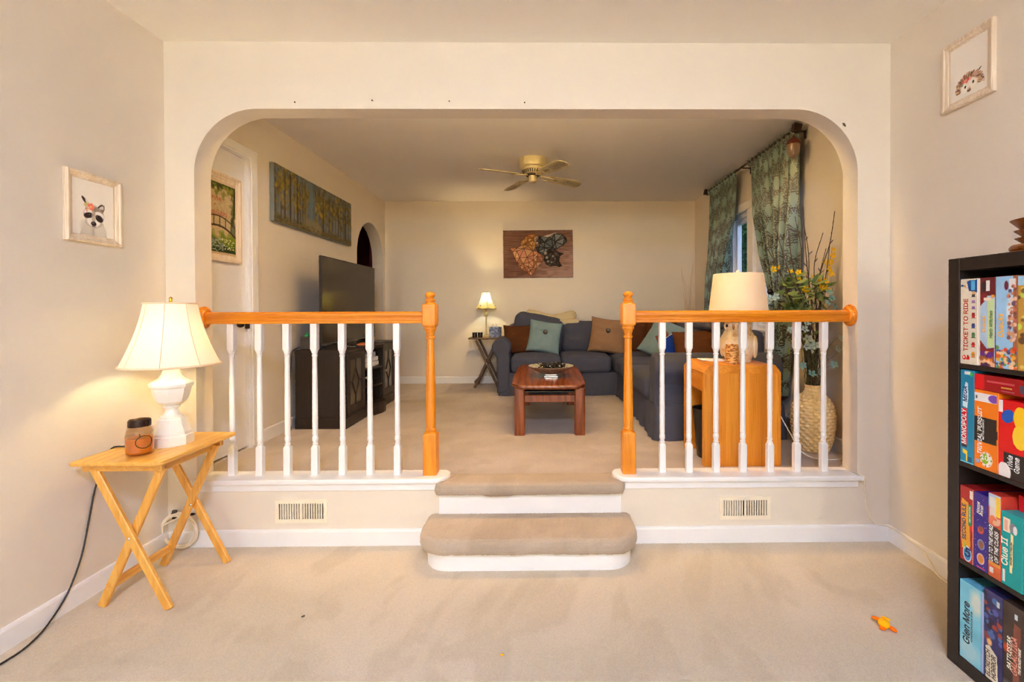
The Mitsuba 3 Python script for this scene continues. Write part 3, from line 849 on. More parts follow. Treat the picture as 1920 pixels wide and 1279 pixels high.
add(lp, 'harp', tube(catmull([(LX, LY - .01, 1.12), (LX - .05, LY - .01, 1.17), (LX - .055, LY, 1.26), (LX, LY, 1.335), (LX + .055, LY, 1.26), (LX + .05, LY - .01, 1.17), (LX, LY - .01, 1.12)], 6), .002, 6), 'brass', True)
add(lp, 'finial', mv(lathe([(.003, 0), (.006, .002), (.008, .008), (.005, .014), (.007, .020), (.006, .028), (.001, .032)], 16), LX, LY, 1.330), 'brass', 30)
bulb = mv(lathe([(.001, -.028), (.012, -.026), (.022, -.016), (.028, 0), (.024, .018), (.014, .034), (.013, .05)][::1], 20), LX, LY, 1.15)
k = add(lp, 'bulb', bulb, 'white_plastic', True)
scene[k]['emitter'] = {'type': 'area', 'radiance': rgb([c * BULB_L for c in BULB_C])}
add(lp, 'socket', mv(lathe([(.014, -.20), (.016, -.19), (.018, -.06), (.014, -.029)], 20), LX, LY, 1.15), 'brass', 30)

# candle jar
jx, jy = -1.805, 2.075
jr = thing('candle_jar', 'half burnt orange candle in a glass jar with dark lid on the tray table', 'candle')
add(jr, 'glass', mv(lathe([(.040, .002), (.047, .006), (.050, .016), (.050, .100), (.048, .110), (.042, .119), (.0375, .124), (.0375, .134)], 40, caps=False), jx, jy, tz), 'jar_glass', 40)
add(jr, 'wax', mv(wobble(lathe([(.001, .006), (.039, .006), (.046, .010), (.0485, .018), (.0485, .074), (.046, .076), (.02, .073), (.001, .073)], 40), .0012, 40), jx, jy, tz), 'candle_wax', 40)
add(jr, 'wick', mv(tube([(0, 0, .072), (.001, 0, .082), (-.002, 0, .090)], .0014, 6), jx, jy, tz), 'black_print', True)
add(jr, 'lid', mv(wobble(lathe([(.0375, .126), (.0405, .126), (.0405, .150), (.038, .156), (.032, .152), (.028, .146), (.001, .146)], 48), .0018, 60, 4), jx, jy, tz), 'bronze', 40, 'dark tarnished metal lid')
lab = [(.0648 * math.cos(a), .0648 * math.sin(a)) for a in np.linspace(-1.15, .15, 20)]
v = [(math.cos(t), math.sin(t)) for t in np.linspace(0, 2 * PI, 40)]
ring = [(jx + .0512 * math.cos(-.55 + .60 * c), jy + .0512 * math.sin(-.55 + .60 * c), tz + .062 + .027 * s) for c, s in v]
add(jr, 'emblem', tube(ring, .0012, 6), 'bronze', True, 'oval printed outline')

# cords and cable coil
add(lp, 'cord', tube(catmull([(LX - .11, LY, tz + .006), (LX - .17, LY - .05, tz + .004), (-2.022, LY - .07, tz - .01), (-2.052, 2.13, .50), (-2.056, 2.10, .36), (-2.050, 2.06, .22), (-2.046, 2.01, .115), (-2.044, 1.965, .055), (-2.035, 1.90, .010), (-2.005, 1.83, .006), (-1.985, 1.755, .006), (-1.99, 1.66, .006), (-1.98, 1.58, .006), (-2.0, 1.45, .006)], 8), .0036, 8), 'black_plastic', True, 'dark thin power cord')
P = []
for i in range(5 * 40 + 8):
    a = i / 40 * 2 * PI + PI * .55
    k = i / 200
    rr = .088 + .010 * math.sin(i / 40 * 2.4) + .004 * (i // 40 % 3)
    P.append((-1.975 + rr * math.cos(a), 2.508 + .004 * math.sin(i * .11) - .004 * k + .014 * (-math.sin(a)) * .5, .102 + rr * math.sin(a)))
P += [(-1.93, 2.505, .20), (-1.905, 2.502, .196)]
cc = thing('cable_coil', 'coil of cream cable leaning in the corner under the tray table', 'cable')
add(cc, 'cable', tube(P, .0048, 8), 'register', True)
add(cc, 'plug', frame(lathe([(.005, 0), (.007, .001), (.007, .012), (.004, .013), (.004, .02)], 12), (-1.906, 2.502, .196), (0, 1, 0), (0, 0, 1)), 'bronze', 20)
add(cc, 'tie', rot(bx(-2.01, -1.99, 2.496, 2.514, .170, .205, .003), (0, 1, 0), -14, (-2.0, 2.5, .19)), 'black_plastic')
add(cc, 'connector', bx(-2.008, -1.984, 2.497, 2.512, .204, .218, .003), 'grey_plastic')
solo('extension_cord', tube(catmull([(1.755, 2.72, .349), (1.752, 2.67, .376), (1.738, 2.60, .3772), (1.745, 2.530, .3752), (1.764, 2.509, .366), (1.773, 2.528, .335), (1.785, 2.539, .25), (1.80, 2.5395, .16), (1.840, 2.535, .098), (1.895, 2.522, .094), (1.906, 2.45, .095), (1.907, 2.38, .085), (1.908, 2.30, .075), (1.907, 2.24, .03), (1.898, 2.20, .006), (1.889, 2.08, .005), (1.893, 1.95, .005), (1.885, 1.83, .005), (1.89, 1.70, .005)], 8), .0032, 8), 'register', 'cream cord running over the right ledge end and along the right baseboard', 'cord', True)

# ------------------------------------------------------------------ little plush toy on the carpet
ty = thing('plush_toy', 'tiny orange and yellow plush bird lying on the beige carpet', 'toy')
plain('toy_yellow', lin(250, 178, 20), .8, .1, sheen=.4)
plain('toy_orange', lin(242, 112, 16), .8, .1, sheen=.4)
c0 = np.array([1.375, 1.845, .0])


def ell(c, r, deg=0, axis=(0, 0, 1), sub=3):
    m = trimesh.creation.icosphere(subdivisions=sub)
    m = TM(np.array(m.vertices) * r, m.faces)
    return mv(rot(m, axis, deg), *c)


add(ty, 'body', ell(c0 + [0, 0, .018], (.021, .020, .018)), 'toy_yellow', True)
add(ty, 'wing', ell(c0 + [-.018, .020, .026], (.016, .008, .006), 150), 'toy_orange', True)
add(ty, 'wing', ell(c0 + [.016, .012, .030], (.017, .006, .005), -50), 'toy_yellow', True)
add(ty, 'foot', ell(c0 + [-.016, -.014, .008], (.012, .008, .007), 160), 'toy_orange', True)
add(ty, 'foot', ell(c0 + [.022, -.020, .008], (.009, .017, .007), 12), 'toy_orange', True)
add(ty, 'beak', ell(c0 + [.018, .018, .022], (.006, .006, .005)), 'toy_orange', True)
for i, (x, y, d) in enumerate(((-1.02, 1.95, 40), (-.16, 1.72, 0))):
    solo('crumb', rot(bx(x - .006, x + .006, y - .003, y + .003, 0, .004, .001), (0, 0, 1), d, (x, y, 0)), ['bark', 'toy_yellow'][i], ['dark crumb on the carpet in front of the tray table', 'yellow crumb on the carpet in front of the steps'][i], 'crumb')

# ------------------------------------------------------------------ bookcase with board games
SX, SY = 1.490, 1.683                        # front plane, far side
bk = thing('bookcase', 'black-brown open cube bookcase filled with board games at the right wall', 'bookcase')
SD, SW, SH = .39, .79, 1.474
yn = SY - SW
add(bk, 'side_panel', bx(SX, SX + SD, SY - .045, SY, 0, SH, .0012), 'black_wood')
add(bk, 'side_panel', bx(SX, SX + SD, yn, yn + .045, 0, SH, .0012), 'black_wood')
add(bk, 'top_panel', bx(SX, SX + SD, yn + .045, SY - .045, SH - .045, SH, .0012), 'black_wood')
add(bk, 'bottom_panel', bx(SX, SX + SD, yn + .045, SY - .045, 0, .047, .0012), 'black_wood')
CELL = [.047, .397, .747, 1.097]             # floors of the cells
for z in CELL[1:]:
    add(bk, 'shelf', bx(SX + .002, SX + SD, yn + .045, SY - .045, z - .016, z, .001), 'black_wood')
add(bk, 'divider', bx(SX + .002, SX + SD, SY - .045 - .343, SY - .045 - .335, .047, SH - .045, .001), 'black_wood')
add(bk, 'back_panel', bx(SX + SD - .004, SX + SD, yn + .01, SY - .01, .02, SH - .01), 'black_wood')


def game(row, ya, yb, h, label, body, canvas=None, texts=(), recess=.004, z=None, d=.30, z0=None):
    """A game box with its spine towards the room. ya: far end, yb: near end. texts: (string, letter height, u, v, material, way up, squash, slant)."""
    t = thing('board_game', label, 'board game', 'board games in the bookcase')
    zb = CELL[row] if z0 is None else z0
    x = SX + recess
    key = number('card')
    plain(key, lin(*body), .4)
    add(t, 'lid', bx(x, x + d, yb + .0006, ya - .0006, zb, zb + h, .0012), key)
    w = ya - yb - .003
    o = np.array([x - .0002, ya - .0015, zb + .0012])
    if canvas is not None:
        m, c = canvas.mesh(o, (0, -1, 0), (0, 0, 1))
        add(t, 'spine_print', m, 'vertex_print', True, color=c)
    for s, lh, u, v, mat, way, sq, sl in texts:
        p = o + [-.0001, -u * w, v * h]
        ex, ey = ((0, 0, 1), (0, 1, 0)) if way == 'up' else ((0, -1, 0), (0, 0, 1))
        add(t, 'lettering', lettering(s, lh, p, ex, ey, .0004, True, sq, sl), mat)
    return t


def spine(ya, yb, h, bg, step=.0016):
    return Canvas(ya - yb - .003, h - .0024, step, bg)


def mottled(c, cols, n, seed, u0=0, u1=1, v0=0, v1=1, r=.06):
    g = np.random.default_rng(seed)
    for i in range(n):
        s = g.uniform(.5, 1.3) * r
        c.ell(g.uniform(u0, u1), g.uniform(v0, v1), s * c.h / c.w, s, cols[g.integers(len(cols))], .9, .3, g.uniform(0, 180), .5, i)
    return c


plain('ink_rust', lin(170, 52, 20), .5); plain('ink_gold', lin(238, 176, 52), .5); plain('ink_green', lin(60, 92, 50), .5)
plain('ink_navy', lin(24, 44, 96), .5); plain('ink_ice', lin(170, 222, 238), .5); plain('ink_cream', lin(246, 238, 214), .5)
plain('ink_red', lin(206, 24, 30), .5); plain('ink_brown', lin(72, 50, 36), .5); plain('ink_rose', lin(226, 150, 128), .5)

# top row
Y = [1.638, 1.568, 1.509, 1.438, 1.372, 1.31]
c = spine(Y[0], Y[1], .301, (222, 212, 188)); c.C += (c.n(8, 3)[..., None] - .5) * 26
c.rect(.93, 1, 0, 1, (240, 236, 222)).poly([(.36, .97), (.48, .86), (.93, .84), (.93, .99), (.5, .985)], (22, 70, 132)).ell(.10, .925, .09, .012, (20, 80, 140)).ell(.25, .918, .06, .012, (206, 150, 60)).rect(.6, .82, .87, .98, (80, 170, 214)).ell(.75, .83, .10, .025, (206, 164, 110))
for v, col in ((.79, (60, 60, 66)), (.72, (150, 110, 170)), (.65, (134, 92, 160)), (.575, (150, 30, 36)), (.545, (176, 36, 36)), (.455, (30, 50, 110)), (.425, (40, 70, 140)), (.345, (44, 110, 60)), (.315, (60, 130, 70)), (.235, (180, 30, 34)), (.205, (200, 50, 40)), (.12, (220, 150, 40)), (.085, (206, 130, 30))):
    c.rect(.64, .82, v, v + .028, col).rect(.60, .86, v - .004, v + .003, (70, 60, 50), .7)
c.ell(.22, .075, .11, .028, (206, 28, 34)).poly([(.32, .05), (.52, .05), (.52, .09), (.40, .11)], (198, 24, 30)).ell(.20, .078, .05, .014, (240, 210, 180))
game(3, Y[0], Y[1], .301, 'cream game box with rust red title, first in the top row', (228, 220, 198), c,
     [('TICKET TO RIDE', .0165, .43, .455, 'ink_rust', 'up', 1.02, 0)])
c = spine(Y[1], Y[2], .301, (168, 196, 214)); c.C += (c.n(8, 5)[..., None] - .5) * 30
c.rect(0, 1, .8, 1, (92, 26, 34)).rect(0, .06, 0, 1, (236, 228, 206)).poly([(.06, .68), (.5, .76), (.5, .82), (.06, .82)], (120, 34, 38)).rect(.52, .96, .22, .76, (196, 218, 158)).ell(.30, .9, .14, .06, (40, 34, 38)).rect(.45, .68, .85, .97, (226, 226, 216)).rect(.3, .75, .745, .775, (232, 214, 190)).ell(.86, .79, .12, .02, (230, 160, 50))
c.poly([(0.06, .3), (.5, .2), (.96, .22), (.96, 0), (.06, 0)], (120, 34, 44)).rect(.06, .96, 0, .17, (88, 44, 130), .8)
mottled(c, [(236, 188, 140), (90, 40, 130), (222, 120, 40), (140, 80, 40), (60, 30, 70)], 26, 8, .1, .9, .0, .16, .03)
game(3, Y[1], Y[2], .301, 'blue and maroon game box, second in the top row', (96, 30, 38), c,
     [('Quacks', .0125, .42, .47, 'ink_gold', 'up', .95, .2), ('Herb Witches', .0115, .85, .47, 'ink_green', 'up', .92, .15)])
c = spine(Y[2], Y[3], .302, (150, 196, 226)); c.C += (c.n(6, 9)[..., None] - .5) * 40
c.ell(.72, .62, .22, .14, (232, 232, 226), .8, .7, rough=.6).rect(.82, 1, 0, 1, (150, 92, 60)).rect(.62, .95, .86, .97, (224, 220, 214)).ell(.5, .9, .1, .05, (96, 34, 56))
mottled(c, [(186, 110, 80), (206, 150, 110), (120, 66, 60), (230, 200, 170), (90, 60, 90)], 60, 11, .6, 1, .3, .9, .018)
mottled(c, [(226, 96, 34), (236, 170, 50), (200, 60, 40), (60, 70, 130), (240, 200, 150), (90, 130, 60)], 70, 12, .0, 1, .0, .24, .02)
game(3, Y[2], Y[3], .302, 'sky blue game box with orange lower end, third in the top row', (142, 84, 58), c,
     [('Quacks', .019, .36, .46, 'ink_gold', 'up', .85, .2)])
c = spine(Y[3], Y[4], .300, (186, 142, 60)); mottled(c, [(190, 210, 80), (120, 90, 50), (220, 190, 90), (90, 60, 40)], 50, 15, r=.03); c.rect(0, 1, .9, 1, (160, 206, 230))
game(3, Y[3], Y[4], .300, 'brown and lime game box, fourth in the top row', (120, 84, 46), c)

# second row
Y = [1.637, 1.583, 1.498, 1.400, 1.34]
c = spine(Y[0], Y[1], .330, (22, 128, 164)); c.C += (c.V[..., None] - .5) * np.array([-18, -14, -14]); c.C += (c.n(5, 2)[..., None] - .5) * 12
c.rect(.10, .50, .19, .585, (198, 34, 40)).rect(.08, .52, .188, .192, (120, 20, 24)).rect(.3, .78, .955, .988, (226, 232, 232)).rect(.72, .92, .94, .985, (40, 180, 70)).poly([(.18, .10), (.42, .09), (.42, .015), (.52, .015), (.52, .13), (.30, .14), (.18, .15)], (240, 210, 50)).rect(.55, .85, .015, .07, (16, 92, 120)).rect(0, 1, 0, .012, (120, 210, 226)).rect(.07, .50, .165, .20, (60, 40, 40), .8)
c.poly([(.16, .605), (.52, .595), (.60, .72), (.56, .86), (.40, .875), (.18, .74)], (206, 232, 240))
game(2, Y[0], Y[1], .330, 'tall teal game box with a red title band, first in the second row', (24, 122, 156), c,
     [('MONOPOLY', .0175, .44, .385, 'white_print', 'up', .90, .08), ('MEGA', .0155, .50, .735, 'ink_navy', 'up', .9, .2)])
c = spine(Y[1], Y[2], .268, (240, 124, 20)); c.C += (c.n(4, 2)[..., None] - .5) * 10
c.rect(0, .95, .34, .66, (34, 28, 24)).rect(0, .95, .86, .965, (236, 232, 226)).ell(.83, .913, .23, .05, (120, 70, 170)).rect(.95, 1, 0, 1, (226, 120, 30)).rect(.95, 1, .42, .52, (80, 20, 20)).rect(.05, .13, .89, .93, (90, 90, 90)).ell(.52, .13, .27, .096, (236, 230, 214)).ell(.46, .135, .16, .066, (140, 176, 40)).rect(.08, .20, .055, .105, (120, 170, 210))
for a in np.linspace(0, 6.28, 9)[:-1]:
    c.ell(.50 + .235 * math.cos(a), .13 + .083 * math.sin(a), .03, .012, [(90, 140, 60), (226, 130, 40), (200, 50, 50)][int(a * 3) % 3])
for v, col in ((.42, (90, 180, 60)), (.455, (236, 220, 40)), (.49, (240, 150, 30)), (.525, (210, 50, 110)), (.56, (60, 150, 220)), (.595, (150, 80, 190))):
    c.poly([(.12, v), (.17, v + .01), (.12, v + .022)], col)
game(2, Y[1], Y[2], .268, 'orange game box with a black band, second in the second row', (240, 124, 20), c,
     [('TRIVIAL PURSUIT', .0145, .325, .47, 'white_print', 'up', .92, .18), ('BET YOU KNOW IT', .0055, .425, .50, 'white_print', 'up', 1., .1), ('10', .016, .46, .118, 'white_print', 'side', 1, 0)])
c = spine(Y[2], Y[3], .250, (214, 16, 20)); c.rect(0, .14, .84, 1, (236, 226, 220)).ell(.32, .80, .20, .095, (20, 84, 176), 1, .06, -38).ell(.32, .80, .23, .115, (238, 232, 226), 0)
c.ell(.74, .80, .24, .15, (244, 196, 30), 1, .06, rough=.2).ell(.72, .55, .24, .15, (248, 206, 50), 1, .06, rough=.35, seed=4)
c.rect(.18, 1, 0, .33, (32, 26, 24)).ell(.20, .075, .22, .115, (236, 230, 224), 1, .08, rough=.25).rect(.04, .14, .22, .36, (206, 20, 24))
game(2, Y[2], Y[3], .250, 'red game box with yellow patches, third in the second row', (214, 16, 20), c,
     [('Trivia', .0165, .48, .20, 'white_print', 'up', .8, .15), ('Game', .0165, .70, .19, 'white_print', 'up', .8, .15)])
c = Canvas(.22, .052, .0016, (150, 12, 20)); c.rect(0, .16, 0, 1, (214, 16, 26)).rect(.2, .62, .55, .68, (190, 70, 76)).rect(.42, .58, .30, .38, (200, 140, 60)).rect(.42, .62, .10, .18, (176, 90, 94)).poly([(.70, .16), (.86, .24), (.83, .72), (.68, .62)], (70, 60, 74))
game(2, 1.583, 1.360, .052, 'dark red game box lying flat on the upright boxes of the second row', (150, 12, 20), c, z0=CELL[2] + .269, d=.28)

# third row
Y = [1.636, 1.583, 1.531, 1.487, 1.418]
c = spine(Y[0], Y[1], .266, (166, 40, 36)); c.C += (c.n(6, 4)[..., None] - .5) * 16
c.poly([(.10, .84), (.62, .80), (.80, .22), (.16, .16), (.06, .3)], (230, 160, 44)).ell(.55, .11, .33, .105, (226, 234, 240)).ell(.55, .11, .28, .088, (60, 130, 180)).rect(.62, .86, .50, .78, (32, 134, 84)).poly([(.28, .26), (.46, .22), (.50, .10), (.40, .14)], (130, 190, 50)).rect(.74, .95, .86, .97, (226, 214, 200)).ell(.95, .48, .16, .05, (226, 26, 26)).rect(.95, 1, 0, 1, (226, 160, 150))
game(1, Y[0], Y[1], .266, 'red and yellow game box with blue title, first in the third row', (150, 30, 30), c,
     [('SECOND RULE', .0145, .44, .52, 'ink_navy', 'up', .92, -.1), ('5', .030, .55, .072, 'ink_navy', 'side', 1, .15), ('Just spit it Out!', .0055, .78, .64, 'white_print', 'up', 1.05, .1)])
c = spine(Y[1], Y[2], .262, (52, 36, 122)); c.C += (c.n(6, 4)[..., None] - .5) * 14
g = np.random.default_rng(3)
for i in range(46):
    c.ell(g.random(), g.random(), .018, .004, [(220, 200, 240), (240, 170, 80), (120, 130, 230), (220, 90, 120)][i % 4])
c.ell(.48, .53, .22, .05, (196, 70, 60), 1, .3, rough=.6).ell(.5, .54, .12, .035, (120, 76, 60)).ell(.52, .335, .26, .068, (120, 150, 200)).ell(.52, .335, .20, .055, (140, 90, 70), 1, .3).ell(.50, .145, .28, .072, (226, 190, 200)).ell(.50, .145, .21, .058, (206, 130, 60), 1, .3).rect(.2, .8, .02, .035, (226, 70, 110))
game(1, Y[1], Y[2], .262, 'purple game box, second in the third row', (48, 32, 118), c,
     [('Hocus', .011, .42, .80, 'ink_cream', 'up', .9, .3), ('Pocus', .010, .66, .78, 'ink_cream', 'up', .9, .3)])
c = spine(Y[2], Y[3], .280, (206, 96, 52)); c.C += (c.n(6, 4)[..., None] - .5) * 16
c.rect(0, 1, .84, 1, (170, 196, 214)).rect(.1, .6, .72, .96, (226, 222, 206), .9).rect(.62, .97, .74, .98, (244, 206, 60)).poly([(0, .16), (.9, .16), (1, .60), (0, .64)], (60, 46, 40)).rect(0, 1, .14, .18, (226, 150, 60)).rect(.12, .42, .05, .11, (230, 222, 206))
mottled(c, [(226, 120, 80), (236, 190, 150), (190, 60, 50)], 16, 21, .1, .9, .64, .72, .03)
game(1, Y[2], Y[3], .280, 'orange game box with white capitals on black, third in the third row', (200, 60, 44), c,
     [('GO TO THE HEAD', .0125, .36, .395, 'white_print', 'up', .84, .2), ('OF THE CLASS', .0125, .82, .375, 'white_print', 'up', .84, .2)])
c = spine(Y[3], Y[4], .238, (0, 148, 144)); c.rect(.08, .42, .74, .93, (240, 222, 190)).ell(.55, .82, .16, .07, (130, 130, 140), 1, .3).ell(.66, .80, .1, .06, (226, 226, 220)).rect(.05, .18, .04, .21, (226, 226, 216)).poly([(.40, .20), (.53, .20), (.57, .72), (.45, .74)], (240, 224, 160)).rect(.14, .3, .76, .9, (206, 130, 110), .5)
game(1, Y[3], Y[4], .238, 'teal game box with cream title, in front in the third row', (0, 148, 144), c,
     [('Clue II', .020, .30, .45, 'ink_cream', 'up', 1., .1), ('Murder in Disguise', .0055, .51, .46, 'ink_brown', 'up', 1.1, .1)])
c = spine(1.482, 1.37, .290, (196, 132, 66)); c.rect(0, .16, 0, 1, (206, 24, 40)).rect(.36, 1, .84, .94, (26, 36, 44))
game(1, 1.482, 1.37, .290, 'tan game box with a red edge standing behind the teal box', (206, 30, 34), c, [('GO', .018, .54, .865, 'white_print', 'side', 1, 0)], recess=.055, d=.26)

# bottom row
Y = [1.636, 1.545, 1.480, 1.392]
c = spine(Y[0], Y[1], .278, (120, 200, 220)); c.C += (c.n(5, 8)[..., None] - .5) * 46
c.ell(.72, .80, .25, .15, (226, 226, 206), .8, .8, rough=.5).ell(.4, .15, .4, .14, (176, 218, 226), .8, .8, rough=.5).rect(.955, 1, 0, 1, (176, 170, 220)).rect(.90, .93, .0, 1, (90, 150, 190), .5)
game(0, Y[0], Y[1], .278, 'pale turquoise game box, first in the bottom row', (110, 190, 214), c,
     [('Glen More', .024, .42, .48, 'black_print', 'up', .92, .12), ('CHRONICLES', .006, .55, .47, 'ink_brown', 'up', 2.0, 0)])
c = spine(Y[1], Y[2], .300, (46, 44, 92)); c.C += (c.n(7, 8)[..., None] - .5) * 60
mottled(c, [(80, 90, 160), (40, 40, 70), (70, 110, 160), (150, 60, 50), (40, 30, 50)], 40, 30, 0, 1, .45, .95, .03); c.ell(.30, .42, .14, .04, (230, 180, 120), 1, .6).poly([(.10, .36), (.30, .38), (.72, .31), (.78, .0), (.08, .0)], (222, 214, 190)).rect(.7, .85, .87, .93, (190, 206, 206))
game(0, Y[1], Y[2], .300, 'dark blue game box with a cream plate, second in the bottom row', (40, 38, 78), c,
     [('ELDRITCH', .015, .34, .175, 'ink_brown', 'up', .86, .1), ('HORROR', .015, .66, .165, 'ink_brown', 'up', .92, .1)])
c = spine(Y[2], Y[3], .300, (58, 46, 40)); c.C += (c.n(7, 9)[..., None] - .5) * 40
c.ell(.12, .50, .12, .05, (190, 70, 30), .9, .7).rect(.42, .54, .86, .92, (190, 206, 206)).poly([(.36, .13), (.58, .15), (.66, .80), (.40, .82)], (150, 80, 60), .7).ell(.2, .1, .3, .05, (120, 120, 120), .5, .8)
game(0, Y[2], Y[3], .300, 'dark brown game box with rose title, third in the bottom row', (54, 42, 36), c,
     [('BATTLESTAR', .0125, .30, .46, 'ink_cream', 'up', .95, .15), ('GALACTICA', .018, .52, .46, 'ink_rose', 'up', .82, .15), ('THE BOARD GAME', .008, .66, .44, 'ink_cream', 'up', .85, .1)])

# stacked wooden ornament on the bookcase
wo = thing('wooden_ornament', 'stacked layers of carved brown wood on top of the bookcase', 'ornament')
wood('teak', 0, lin(120, 64, 18), lin(154, 92, 34), lin(84, 40, 12), rough=.35)
wx, wy = 1.665, 1.485
zz = SH
for i, (r, h, kind) in enumerate(((.135, .010, 0), (.108, .022, 1), (.094, .024, 2), (.096, .026, 2), (.106, .036, 2))):
    if kind == 0:
        p = [(.001, 0), (r * .96, 0), (r, .003), (r * .95, .006), (r * .8, h), (.001, h)]
    elif kind == 1:
        p = [(.001, 0), (r * .92, 0), (r * .99, h * .3), (r, h * .6), (r * .94, h), (.001, h)]
    else:
        p = [(.001, 0), (r * .70, 0), (r * .80, h * .3), (r * .93, h * .75), (r, h * .97), (r * .97, h), (.001, h * .9)]
    add(wo, 'layer', mv(lathe(p, 40), wx, wy, zz), 'teak', 25)
    zz += h * (.97 if kind else 1)
# ------------------------------------------------------------------ pictures of the raised room
# garden poster on the door
cv = Canvas(.328, .471, .002, (186, 166, 124))
cv.C += (cv.n(60, 1)[..., None] - .5) * 60
cv.rect(0, 1, .955, 1, (206, 186, 152)).rect(0, 1, 0, .03, (190, 166, 132))
k = cv.n(16, 4); k2 = cv.n(26, 9)
cv.put(np.clip((cv.V - .80 + (k - .5) * .35) * 14, 0, 1) * (cv.V < .955), (112, 116, 40), .9).put(np.clip((cv.V - .87 + (k2 - .5) * .4) * 14, 0, 1) * (cv.V < .955), (44, 52, 22), .8)
cv.put(np.clip((.30 - cv.V + (k - .5) * .25) * 14, 0, 1) * (cv.V > .03), (104, 122, 34), 1).put(np.clip((.17 - cv.V + (k2 - .5) * .36) * 14, 0, 1) * (cv.V > .03), (40, 52, 24), 1)
cv.put(np.clip((cv.U - .86 + (k2 - .5) * .3) * 14, 0, 1) * (cv.V > .52) * (cv.V < .955), (74, 84, 36), .85).line((.97, .90), (.93, .50), .006, (64, 46, 28)).ell(.90, .47, .05, .07, (56, 66, 34), 1, .4).ell(.95, .36, .10, .10, (80, 92, 70), .8, .6)
bp = lambda u, o: .40 + .115 * (1 - ((u - .46) / .5) ** 2) + o
for o, wd in ((0, .004), (-.13, .006)):
    us = np.linspace(-.02, .98, 24)
    for a, b in zip(us[:-1], us[1:]):
        cv.line((a, bp(a, o)), (b, bp(b, o)), wd, (62, 48, 34))
for u in np.linspace(.06, .86, 6):
    cv.line((u, bp(u, -.13)), (u, bp(u, .012)), .004, (62, 48, 34))
g = np.random.default_rng(4)
for i in range(120):
    u, v = g.uniform(.10, .62), g.uniform(.05, .20)
    a = g.uniform(-1, 1); cv.line((u, v), (u + .07 * math.cos(a), v + .035 * math.sin(a)), .0022, [(176, 186, 170), (120, 136, 124), (70, 84, 76)][i % 3], .9)
for i in range(40):
    cv.ell(g.uniform(.6, .95), g.uniform(.08, .22), .012, .008, [(226, 210, 130), (214, 220, 206)][i % 2], 1, .4)
py0 = 2.716
t = picture('poster_frame', 'whitewashed frame with a garden bridge poster hanging on the white door', (XL2 - .018, py0, 1.604), (0, 1, 0), (0, 0, 1), .417, .560, .049, .022, cv)
plain('ink_poster', lin(176, 84, 62), .7)
px = XL2 - .018 + .022 * .3 + .0008
for s, hgt, yy, z in (('Anne', .032, py0 + .178, 1.985), ('of', .018, py0 + .178, 1.950), ('Green Gables', .034, py0 + .192, 1.895)):
    add(t, 'lettering', lettering(s, hgt, (px, yy, z), (0, 1, 0), (0, 0, 1), .0005, False, 1.15 if s == 'Anne' else .64, .12), 'ink_poster')

# forest canvas
fw, fh = 1.375, .438
cv = Canvas(fw, fh, .0045, (92, 102, 104))
k = cv.n(9, 1); k2 = cv.n(40, 2, 60)
cv.C += (k[..., None] - .5) * np.array([60, 50, 34]) + (k2[..., None] - .5) * 40
g = np.random.default_rng(8)
cv.put(np.clip((.17 - cv.V + (k - .5) * .2) * 12, 0, 1), (92, 80, 46), .85)
for i in range(90):
    u = g.random(); wd = g.uniform(.0035, .008)
    if abs(u - .40) < .05: continue
    cv.line((u, g.uniform(.06, .2)), (u + g.uniform(-.006, .006), g.uniform(.6, 1.)), wd, [(66, 62, 60), (120, 116, 112), (58, 48, 40), (134, 130, 128)][i % 4], .7)
for i in range(420):
    u, v = g.random(), np.clip(g.normal(.62, .18), .28, 1.)
    if abs(u - .40 - (v - .5) * .02) < .045 and g.random() < .85: continue
    s = g.uniform(.006, .018)
    cv.ell(u, v, s, s * fw / fh * g.uniform(.6, 1.4), [(128, 108, 36), (146, 124, 44), (98, 86, 34), (80, 74, 40), (110, 96, 46), (74, 64, 34)][g.integers(6)], .75, .7, g.uniform(0, 180), .9, i)
for u, wd in ((.16, .010), (.235, .008), (.105, .006), (.555, .008), (.64, .006), (.78, .006), (.90, .007)):
    cv.line((u, .10), (u + .002, .92), wd, (44, 36, 28), .9)
for i in range(200):
    u, v = g.random(), np.clip(g.normal(.82, .12), .5, 1.)
    if abs(u - .41) < .035: continue
    cv.ell(u, v, .008, .022, [(96, 82, 40), (70, 62, 34), (128, 106, 40), (84, 70, 44)][i % 4], .6, .8, g.uniform(0, 180), .8, i)
cv.ell(.42, .16, .10, .10, (124, 112, 80), .8, .7, rough=.6).ell(.47, .06, .07, .10, (128, 116, 88), .8, .6, 20).ell(.40, .62, .022, .40, (92, 116, 122), .85, .8, rough=.4)
for i in range(160):
    cv.line((g.random(), g.uniform(0, .13)), (g.random() * .02 + g.random(), g.uniform(0, .13)), .002, (112, 100, 56), .25) if False else cv.ell(g.random(), g.uniform(0, .13), .012, .015, [(112, 100, 56), (70, 62, 36), (96, 92, 70), (60, 66, 60)][i % 4], .6, .8, 0, .8, i)
t = thing('forest_painting', 'long canvas painting of yellow birch woods on the left wall above the television', 'painting')
plain('canvas_edge', lin(112, 120, 116), .8)
add(t, 'canvas', bx(XL2 + .001, XL2 + .034, 3.449, 3.449 + fw, 1.958, 1.958 + fh, .003), 'canvas_edge', label='stretched canvas with painted edge')
m, c = cv.mesh((XL2 + .0346, 3.451, 1.960), (0, 1, 0), (0, 0, 1)); m.vertices[:, 1] = 3.451 + (m.vertices[:, 1] - 3.451) * (fw - .004) / fw; m.vertices[:, 2] = 1.960 + (m.vertices[:, 2] - 1.960) * (fh - .004) / fh
add(t, 'painted_face', m, 'vertex_matte', True, color=c)

